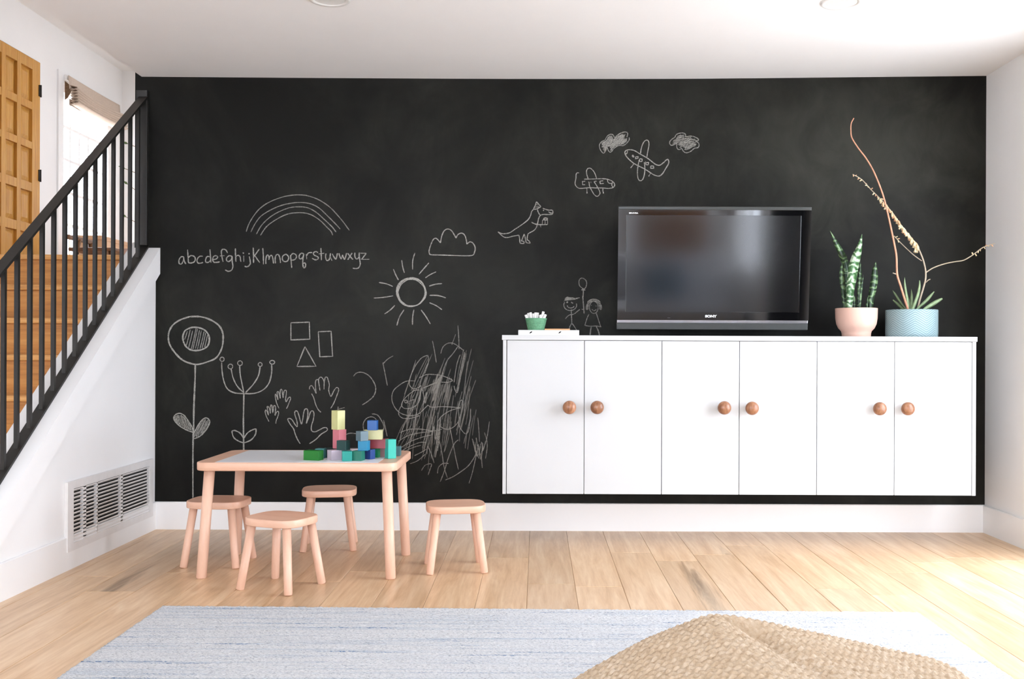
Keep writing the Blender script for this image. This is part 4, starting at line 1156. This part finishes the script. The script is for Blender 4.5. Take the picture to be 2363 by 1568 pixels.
leaf(LP([(400, 900), (410, 1000), (415, 1160)]), [40, 36, 1], YP + .01, 'snake', 'leaf', sp_, fold=.3)
leaf(LP([(600, 940), (590, 1040), (580, 1160)]), [30, 28, 1], YP + .03, 'snake', 'leaf', sp_, fold=.3)

# aloe with tall flower stalks
YA = 5.15
c1 = at(2103.5, 745, YA); k_ = YA / FPX
al = thing('potted_aloe', 'aloe with long flower stalks in a pale blue chevron pot', 'plant', (c1[0], YA, ZT))
R_ = 57.5 * k_
ha = at(2103.5, 713.5, YA - R_)[2] - ZT
MB().lathe([(.0, 0), (R_ - .006, 0), (R_ - .001, .004), (R_, .02), (R_, ha - .004), (R_ - .001, ha), (R_ - .006, ha), (R_ - .007, ha - .02)], 0, 0, 64).build('pot', 'bluepot', al)
MB().lathe([(.0008, ha - .03), (R_ - .008, ha - .026), (R_ - .0085, ha - .018), (.0008, ha - .012)], 0, 0, 36).build('soil', 'soil', al)
f = (2020, 600, 8.25)
for pts, wd, mt, dy, tw in (
        ([(557, 330), (560, 450), (580, 600), (605, 750), (635, 930), (640, 990)], [42, 52, 48, 46, 34, 1], 'aloe', -.03, 0),
        ([(565, 500), (600, 640), (645, 800), (668, 930), (670, 990)], [30, 32, 30, 20, 1], 'aloe_dark', .0, 0),
        ([(682, 550), (690, 680), (685, 800), (680, 930), (680, 990)], [54, 60, 66, 48, 1], 'aloe_dark', .02, 0),
        ([(842, 392), (842, 500), (815, 650), (770, 780), (715, 930), (700, 990)], [60, 64, 62, 56, 40, 16], 'aloe', -.05, 0),
        ([(1120, 605), (1040, 700), (950, 800), (810, 925), (770, 985)], [40, 46, 62, 54, 20], 'aloe', -.02, 0),
        ([(1275, 738), (1180, 790), (1080, 850), (950, 935), (900, 985)], [40, 64, 78, 68, 34], 'aloe', -.06, 0),
        ([(328, 580), (380, 660), (450, 770), (560, 925), (600, 985)], [36, 44, 46, 42, 8], 'aloe_dark', .04, 0),
        ([(335, 765), (420, 840), (510, 930), (560, 985)], [46, 52, 54, 24], 'aloe_dark', .01, 0)):
    leaf(T(*f, pts)[::-1], wd and [w_ / 8.25 for w_ in wd], YA + dy, mt, 'leaf', al, fold=.3, thick=.006)
f = (1880, 250, 2.85)
def stalk(pts, w0, w1, Y0, Y1, mat, nm='flower_stalk'):
    P = smooth_curve(T(*f, pts), 5); n = len(P)
    W = [Vector(at(x, y, Y0 + (Y1 - Y0) * i / (n - 1))) for i, (x, y) in enumerate(P)]
    R = [(w0 + (w1 - w0) * i / (n - 1)) * .5 * YA / FPX for i in range(n)]
    o = MB().tube(W, R, 8).build(nm, mat, al, world=True)
    return o, W
s1, w1_ = stalk([(615, 1330), (590, 1250), (565, 1170), (542, 1090), (538, 980), (525, 900), (500, 780), (480, 690), (455, 590), (420, 490), (380, 400), (335, 325), (285, 260), (245, 195), (238, 150), (240, 100), (258, 65)], 5.4, 2.2, YA - .03, YA - .06, 'stalk_o')
MB().tube([Vector(at(*T(*f, [(541, 1094)])[0], YA - .034)), Vector(at(*T(*f, [(514, 1084)])[0], YA - .034))], .0028, 8).build('stub', 'stalk_g', s1, world=True)
s2, w2_ = stalk([(680, 1310), (690, 1265), (715, 1180), (728, 1130), (730, 1080), (722, 1030), (705, 975), (675, 910), (640, 860), (600, 810), (560, 760), (520, 700), (470, 640), (420, 585), (370, 535), (310, 470), (250, 435)], 4.6, 1.8, YA + .0, YA - .02, 'stalk_g')
s3, w3_ = stalk([(730, 1082), (780, 1050), (850, 1025), (920, 1010), (980, 1000), (1040, 965), (1100, 920), (1150, 900), (1185, 890)], 2.8, 2.2, YA, YA - .05, 'stalk_g')
s4, w4_ = stalk([(705, 1005), (650, 965), (590, 910), (540, 860), (522, 840)], 2.2, 1.8, YA, YA + .03, 'stalk_g')
s5, w5_ = stalk([(732, 1147), (745, 1132), (760, 1125)], 2.0, 2.4, YA, YA - .01, 'stalk_g')


def bellmesh(mat):
    m = MB().lathe([(.0004, 0), (.0016, -.001), (.0034, -.006), (.0042, -.012), (.0036, -.018), (.0042, -.022), (.0008, -.0205)], 0, 0, 8)
    o = m.build('flower', mat); return o
bells = [bellmesh('bell'), bellmesh('bell2')]
rb = random.Random(5)
def bells_on(stk, W, i0, i1, count, s0, s1_, droop=True):
    for k in range(count):
        u = k / max(1, count - 1); p = W[int(i0 + (i1 - i0) * u)]
        o = bells[0 if rb.random() < (.72 if u < .6 else .35) else 1].copy(); COL.objects.link(o); o.parent = stk
        c = al.location
        o.location = (p.x - c.x + rb.uniform(-.004, .004), p.y - c.y - .002, p.z - c.z)
        sc_ = (s0 + (s1_ - s0) * u) * rb.uniform(.8, 1.15)
        o.scale = (sc_ * 1.15, sc_ * 1.15, sc_)
        o.rotation_euler = (rb.uniform(-.5, .5), rb.uniform(-.15, .55) if droop else rb.uniform(-2.4, 2.4), rb.uniform(0, 6))
n2 = len(w2_)
bells_on(s2, w2_, int(n2 * .44), int(n2 * .80), 48, 1.45, 1.0)
bells_on(s2, w2_, int(n2 * .80), n2 - 1, 14, .75, .5, False)
bells_on(s3, w3_, int(len(w3_) * .62), int(len(w3_) * .9), 8, .7, .55, False)
bells_on(s4, w4_, int(len(w4_) * .7), len(w4_) - 1, 5, .6, .45, False)
for o in bells: bpy.data.objects.remove(o)

# ================================================================== TABLE, STOOLS, BLOCKS
TX0, TX1, TY0, TY1, TZ, TT = -1.447, -.594, 4.195, 4.735, .493, .036
tb = thing('play_table', 'low pale wood play table with a white inset top', 'table', ((TX0 + TX1) / 2, (TY0 + TY1) / 2, 0))


def rrect(x0, x1, y0, y1, r, n=7):
    out = []
    for cx, cy, a0 in ((x1 - r, y1 - r, 0), (x0 + r, y1 - r, PI / 2), (x0 + r, y0 + r, PI), (x1 - r, y0 + r, 1.5 * PI)):
        for k in range(n): a_ = a0 + PI / 2 * k / (n - 1); out.append((cx + r * math.cos(a_), cy + r * math.sin(a_)))
    return out


def slab(poly, z0, z1, bev=.004):
    """rounded plate with softened top and bottom edges"""
    m = MB(); cx = sum(p[0] for p in poly) / len(poly); cy = sum(p[1] for p in poly) / len(poly)
    def inset(d):
        n = len(poly); o = []
        for i, p in enumerate(poly):
            a_, b_ = Vector(poly[i - 1]), Vector(poly[(i + 1) % n]); t_ = (b_ - a_).normalized(); o.append((p[0] - t_.y * d, p[1] + t_.x * d))
        return o
    rings = [(inset(bev), z0), (inset(bev * .3), z0 + bev * .3), (poly, z0 + bev), (poly, z1 - bev), (inset(bev * .3), z1 - bev * .3), (inset(bev), z1)]
    n = len(poly); vs = []; fs = []
    for r_, z in rings: vs += [(p[0], p[1], z) for p in r_]
    for i in range(len(rings) - 1):
        for k in range(n): fs.append((i * n + k, i * n + (k + 1) % n, (i + 1) * n + (k + 1) % n, (i + 1) * n + k))
    m.add(vs, fs, True); m.add(vs[:n], [list(range(n))[::-1]]); m.add(vs[-n:], [list(range(n))])
    return m


slab(rrect(TX0, TX1, TY0, TY1, .05), TZ - TT, TZ, .005).build('table_top', 'birch_top', tb, world=True)
MB().box(TX0 + .085, TX1 - .078, TY0 + .014, TY1 - .022, TZ - .012, TZ + .0007, .0004).build('white_panel', 'paper', tb, world=True)
for sx in (0, 1):
    for sy in (0, 1):
        xb_ = TX0 + .026 if sx == 0 else TX1 - .024; yb_ = TY0 + .026 if sy == 0 else TY1 - .026
        xt_ = xb_ + (.026 if sx == 0 else -.022); yt_ = yb_ + (.022 if sy == 0 else -.022)
        MB().tube([(xb_, yb_, .0), (xb_, yb_, .004), (xt_, yt_, TZ - TT)], [.0185, .0215, .0225], 24).build('leg', 'birch', tb, world=True)

ms = thing('play_stool', 'x', 'stool', (0, 0, 0), group='play stools around the table')
SH, ST = .291, .031
def sq(a_, hx, hy, e=2 / 3.4):
    c, s_ = math.cos(a_), math.sin(a_)
    return (math.copysign(abs(c) ** e, c) * hx, math.copysign(abs(s_) ** e, s_) * hy)
slab([sq(2 * PI * i / 40, .131, .116) for i in range(40)], SH - ST, SH, .004).build('seat', 'birch_top', ms)
for sx in (-1, 1):
    for sy in (-1, 1):
        MB().tube([(sx * .119, sy * .112, 0), (sx * .1185, sy * .1115, .004), (sx * .086, sy * .080, SH - ST + .001)], [.0140, .0165, .0175], 20).build('leg', 'birch', ms)
stools = [((-.361, 4.428), .155, 'pale wood play stool at the right, nearest the white cabinets'),
          ((-1.018, 4.892), .150, 'pale wood play stool behind the table, against the black wall'),
          ((-1.044, 4.076), -.405, 'pale wood play stool in front of the table, turned askew'),
          ((-1.443, 4.525), -.06, 'pale wood play stool at the left end of the table')]
for i, (xy, rz, lb) in enumerate(stools):
    o = ms if i == 0 else copy_tree(ms)
    o.location = (xy[0], xy[1], 0); o.rotation_euler = (0, 0, rz); o['label'] = lb

# toy blocks: centre from the photo, size, turn, colour, level
B = .042
zl = [TZ + .0008 + B * i for i in range(8)]
bcols = {'green': (18, 128, 36), 'bteal': (78, 150, 152), 'black': (20, 44, 42), 'lav': (216, 200, 214), 'teal': (22, 160, 146), 'green2': (26, 126, 104), 'navy': (30, 66, 140), 'green3': (20, 156, 104),
         'brown': (120, 66, 58), 'aqua': (58, 200, 180), 'slate': (86, 132, 138), 'sky': (22, 146, 190), 'grey': (92, 118, 128), 'red': (176, 66, 78), 'yellow': (222, 216, 160), 'blue': (10, 92, 168), 'lemon': (222, 218, 150), 'pink': (232, 130, 142), 'dteal': (24, 72, 70), 'blush': (236, 214, 214)}
for k2, rgb in bcols.items():
    M['b_' + k2] = plain('painted_block_' + k2, tuple(int(v_ * .88) for v_ in rgb), .38, var=.03, scale=40)
blocks = [  # px centre x, Y of centre, level z index, (w, d, h), rotation deg, colour, label
    (723.5, 4.305, 0, (.074, B, B), -19, 'green', 'long green toy block lying at the left front of the pile'),
    (741, 4.385, 0, (B, B, B), -8, 'bteal', 'blue-green toy cube half hidden behind the green block'),
    (766, 4.420, 0, (.060, B, B), 20, 'black', 'blackish green toy block at the back under the pink block'),
    (777.5, 4.330, 0, (.072, B, B), 38, 'lav', 'lavender toy block lying beside the green block'),
    (800.5, 4.280, 0, (B, B, B), 15, 'teal', 'teal toy cube at the front of the table'),
    (827.5, 4.294, 0, (B, B, B), -13, 'green2', 'dark green toy cube at the front beside the teal cube'),
    (811.5, 4.382, 0, (.060, B, B), 5, 'blush', 'pale pink toy block at the back of the pile'),
    (853.5, 4.353, 0, (B * .8, B * .8, B), -30, 'navy', 'navy blue toy cube turned on the corner'),
    (868.5, 4.432, 0, (.034, B, B), -13, 'green3', 'bright green toy cube under the red block'),
    (883, 4.452, 0, (.030, B, B), 0, 'brown', 'brown toy block hidden behind the tall aqua block'),
    (901, 4.386, 0, (B * .9, B * .9, 2 * B), 32, 'aqua', 'tall aqua toy block standing at the right of the pile'),
    (914, 4.495, 0, (B, B, B), 0, 'slate', 'slate blue toy cube behind the tall aqua block'),
    (840, 4.312, 1, (B, B, B), -7, 'sky', 'sky blue toy cube on the second level'),
    (835.5, 4.306, 2, (B * .92, B * .92, B), 42, 'grey', 'grey-blue toy cube on top of the sky blue cube'),
    (873.5, 4.410, 1, (.082, B, B), -4, 'red', 'long dark red toy block on the second level'),
    (861.5, 4.380, 2, (.080, B, B), 3, 'yellow', 'long pale yellow toy block under the blue cube'),
    (860, 4.368, 3, (B, B, B), 1, 'blue', 'blue toy cube at the very top of the right stack'),
    (783.3, 4.390, 1, (B, B, 2 * B), 51, 'pink', 'pink toy block standing under the yellow block'),
    (780.3, 4.386, 3, (B, B, 2 * B), 50, 'lemon', 'tall light yellow toy block on top of the left tower'),
    (792.5, 4.322, 1, (.048, B * .8, B), -22, 'dteal', 'dark teal toy block on the lavender block'),
]
for (pxc, Yb, lv, (w_, d_, h_), rz, colr, lb) in blocks:
    X = at(pxc, 1040, Yb)[0]
    o = MB().box(-w_ / 2, w_ / 2, -d_ / 2, d_ / 2, 0, h_, .0012).build('toy_block', 'b_' + colr)
    o.location = (X, Yb, zl[lv]); o.rotation_euler = (0, 0, math.radians(rz))
    tag(o, lb, 'toy block', 'painted wooden toy blocks on the play table')

# ================================================================== RUG
rx0, rx1, ry0, ry1 = -1.402, 1.412, .45, 3.728
nx, ny_dense = 480, 230
ys = [ry0 + (2.55 - ry0) * i / 70 for i in range(70)] + [2.55 + (ry1 - 2.55) * i / ny_dense for i in range(ny_dense + 1)]
rr = random.Random(9)
vs = []; fs = []
NYR = len(ys)
for j, y in enumerate(ys):
    for i in range(nx + 1):
        u = i / nx
        x = rx0 + (rx1 - rx0) * u
        edge = i in (0, nx) or j in (0, NYR - 1)
        yy = y - .05 * u * (1 if j == NYR - 1 else (max(0, y - 2.6) / (ry1 - 2.6)))
        jx = rr.uniform(-.004, .004); jy = rr.uniform(-.003, .003)
        if edge: vs.append((x + jx * 1.6, yy + jy * 1.6, .001))
        else: vs.append((x + jx * .35, yy + jy * .35, .011 + rr.uniform(-.0016, .0016)))
for j in range(NYR - 1):
    for i in range(nx):
        a_ = j * (nx + 1) + i; fs.append((a_, a_ + 1, a_ + nx + 2, a_ + nx + 1))
me = bpy.data.meshes.new('rug'); me.from_pydata(vs, [], fs); me.update()
me.polygons.foreach_set('use_smooth', [True] * len(fs)); me.materials.append(M['rug'])
rug = bpy.data.objects.new('rug', me); COL.objects.link(rug)
tag(rug, 'large off-white wool rug with broken blue streaks on the oak floor', 'rug')

# ================================================================== JUTE POUF
ridge = [(-.02, .0), (.03, .075), (.085, .125), (.144, .163), (.213, .204), (.277, .239), (.341, .266), (.405, .292), (.437, .300), (.491, .297), (.576, .281), (.704, .254), (.811, .230), (.917, .207), (.981, .193), (1.035, .172), (1.075, .14), (1.115, .085), (1.14, .0)]
def rh(x):
    if x <= ridge[0][0] or x >= ridge[-1][0]: return 0.0
    for (a_, p), (b_, q) in zip(ridge[:-1], ridge[1:]):
        if a_ <= x <= b_: return p + (q - p) * (x - a_) / (b_ - a_)
YRD = 2.45
def prof_y(y, x):
    bk = .16; ft = .85
    if y > YRD:
        u = (y - YRD) / bk; return math.sqrt(max(0, 1 - u ** 2.2))
    u = (YRD - y) / ft
    return max(0, 1 - u ** 4.2) ** .6 * (1 - .06 * math.sin(PI * min(1, u * 1.4)))
NXP, NYP = 300, 300
px0, px1, py0, py1 = -.02, 1.14, YRD - .85, YRD + .16
vs = []; fs = []
Z0 = .0165
def surf(x, y):
    z = rh(x) * prof_y(y, x)
    # crease running from the peak down towards the viewer, a fold to its right
    cxr = .50 + (YRD - y) * .42
    d_ = (x - cxr)
    if y < YRD + .02:
        fade = max(0, 1 - (YRD - y) / .5) if y <= YRD else 1
        z -= .030 * math.exp(-(d_ / .045) ** 2) * fade * min(1, max(0, (YRD + .0 - y) / .04))
        z += .016 * math.exp(-((d_ + .16) / .11) ** 2) * fade * min(1, max(0, (YRD - y) / .08))
    return max(z, 0)
for j in range(NYP + 1):
    y = py0 + (py1 - py0) * j / NYP
    for i in range(NXP + 1):
        x = px0 + (px1 - px0) * i / NXP
        z = surf(x, y)
        row = (y + .35 * (x if x < .55 else 1.1 - x) * .6) / .022
        ph = row - math.floor(row); sgn = 1 if int(math.floor(row)) % 2 else -1
        st_ = abs(math.sin(PI * ph)) * (.55 + .45 * math.sin(2 * PI * (x / .019 + sgn * ph * .6)))
        zz = z + (.0068 * st_ if z > .02 else 0) + rr.uniform(-.0006, .0006)
        vs.append((x, y, Z0 + zz if 0 < i < NXP and 0 < j < NYP else Z0))
for j in range(NYP):
    for i in range(NXP):
        a_ = j * (NXP + 1) + i; fs.append((a_, a_ + 1, a_ + NXP + 2, a_ + NXP + 1))
nb = len(vs)
cxp, cyp = (px0 + px1) / 2, (py0 + py1) / 2
vs = [(x - cxp, y - cyp, z) for x, y, z in vs]
bcorn = [0, NXP, nb - 1, nb - 1 - NXP]
fs.append(tuple(bcorn[::-1]))
me = bpy.data.meshes.new('jute_pouf'); me.from_pydata(vs, [], fs); me.update()
me.polygons.foreach_set('use_smooth', [True] * (len(fs) - 1) + [False]); me.materials.append(M['jute'])
pf = bpy.data.objects.new('jute_pouf', me); COL.objects.link(pf); pf.location = (cxp, cyp, 0)
tag(pf, 'slumped tan braided jute floor pouf on the rug in the foreground', 'pouf')

# ================================================================== behind the camera (seen only as reflections in the television)
sf = thing('sofa', 'pale grey sofa behind the viewpoint, mirrored in the television screen', 'sofa', (1.5, -1.2, 0))
MB().box(.345, 2.3, -2.05, -.75, .08, .40, .04).build('seat', 'sofa', sf, world=True)
MB().box(.345, 2.3, -2.05, -1.70, .401, .92, .06).build('backrest', 'sofa', sf, world=True)
MB().box(.08, .34, -2.05, -.75, .08, .58, .05).build('arm', 'sofa', sf, world=True)
for x, y in ((.18, -.85), (2.2, -.85), (.18, -1.95), (2.2, -1.95)):
    MB().tube([(x, y, 0), (x, y, .1)], [.016, .022], 10).build('leg', 'brown', sf, world=True)
cu = MB().box(1.25, 1.75, -1.69, -1.50, .401, .82, .07).build('cushion', 'bluecush')
tag(cu, 'dusty blue cushion on the sofa mirrored in the television screen', 'cushion')

ds = thing('dresser', 'tall brown walnut dresser behind the viewpoint, mirrored at the top of the television', 'dresser', (1.65, -2.24, 0))
MB().box(1.25, 2.08, -2.385, -2.09, .10, 1.45, .008).build('case', 'dresser', ds, world=True)
for i in range(4):
    d_ = MB().box(1.27, 2.06, -2.09, -2.075, .13 + .33 * i, .43 + .33 * i, .004).build('drawer', 'dresser', ds, world=True)
    MB().box(1.58, 1.75, -2.075, -2.055, .27 + .33 * i, .285 + .33 * i, .003).build('handle', 'metal', d_, world=True)
for x, y in ((1.3, -2.14), (2.03, -2.14), (1.3, -2.34), (2.03, -2.34)):
    MB().tube([(x, y, 0), (x, y, .11)], [.014, .02], 10).build('leg', 'dresser', ds, world=True)

cu2 = thing('dark_curtain', 'charcoal curtain beside the glass door, mirrored dark at the right of the television', 'curtain', (2.35, .75, .02))
m = MB(); N = 60; vs = []; fs = []
for i in range(N + 1):
    y = .15 + 1.2 * i / N; x = 2.352 + .028 * math.sin(i * .95)
    vs += [(x - .002, y, .03), (x - .002, y, 2.30), (x + .002, y, 2.30), (x + .002, y, .03)]
for i in range(N):
    for k in range(4): fs.append((4 * i + k, 4 * i + (k + 1) % 4, 4 * i + 4 + (k + 1) % 4, 4 * i + 4 + k))
m.add(vs, fs, True); m.build('cloth', 'curtain', cu2, world=True)
MB().tube([(2.352, .05, 2.315), (2.352, 1.45, 2.315)], .012, 10).build('rod', 'metal', cu2, world=True)
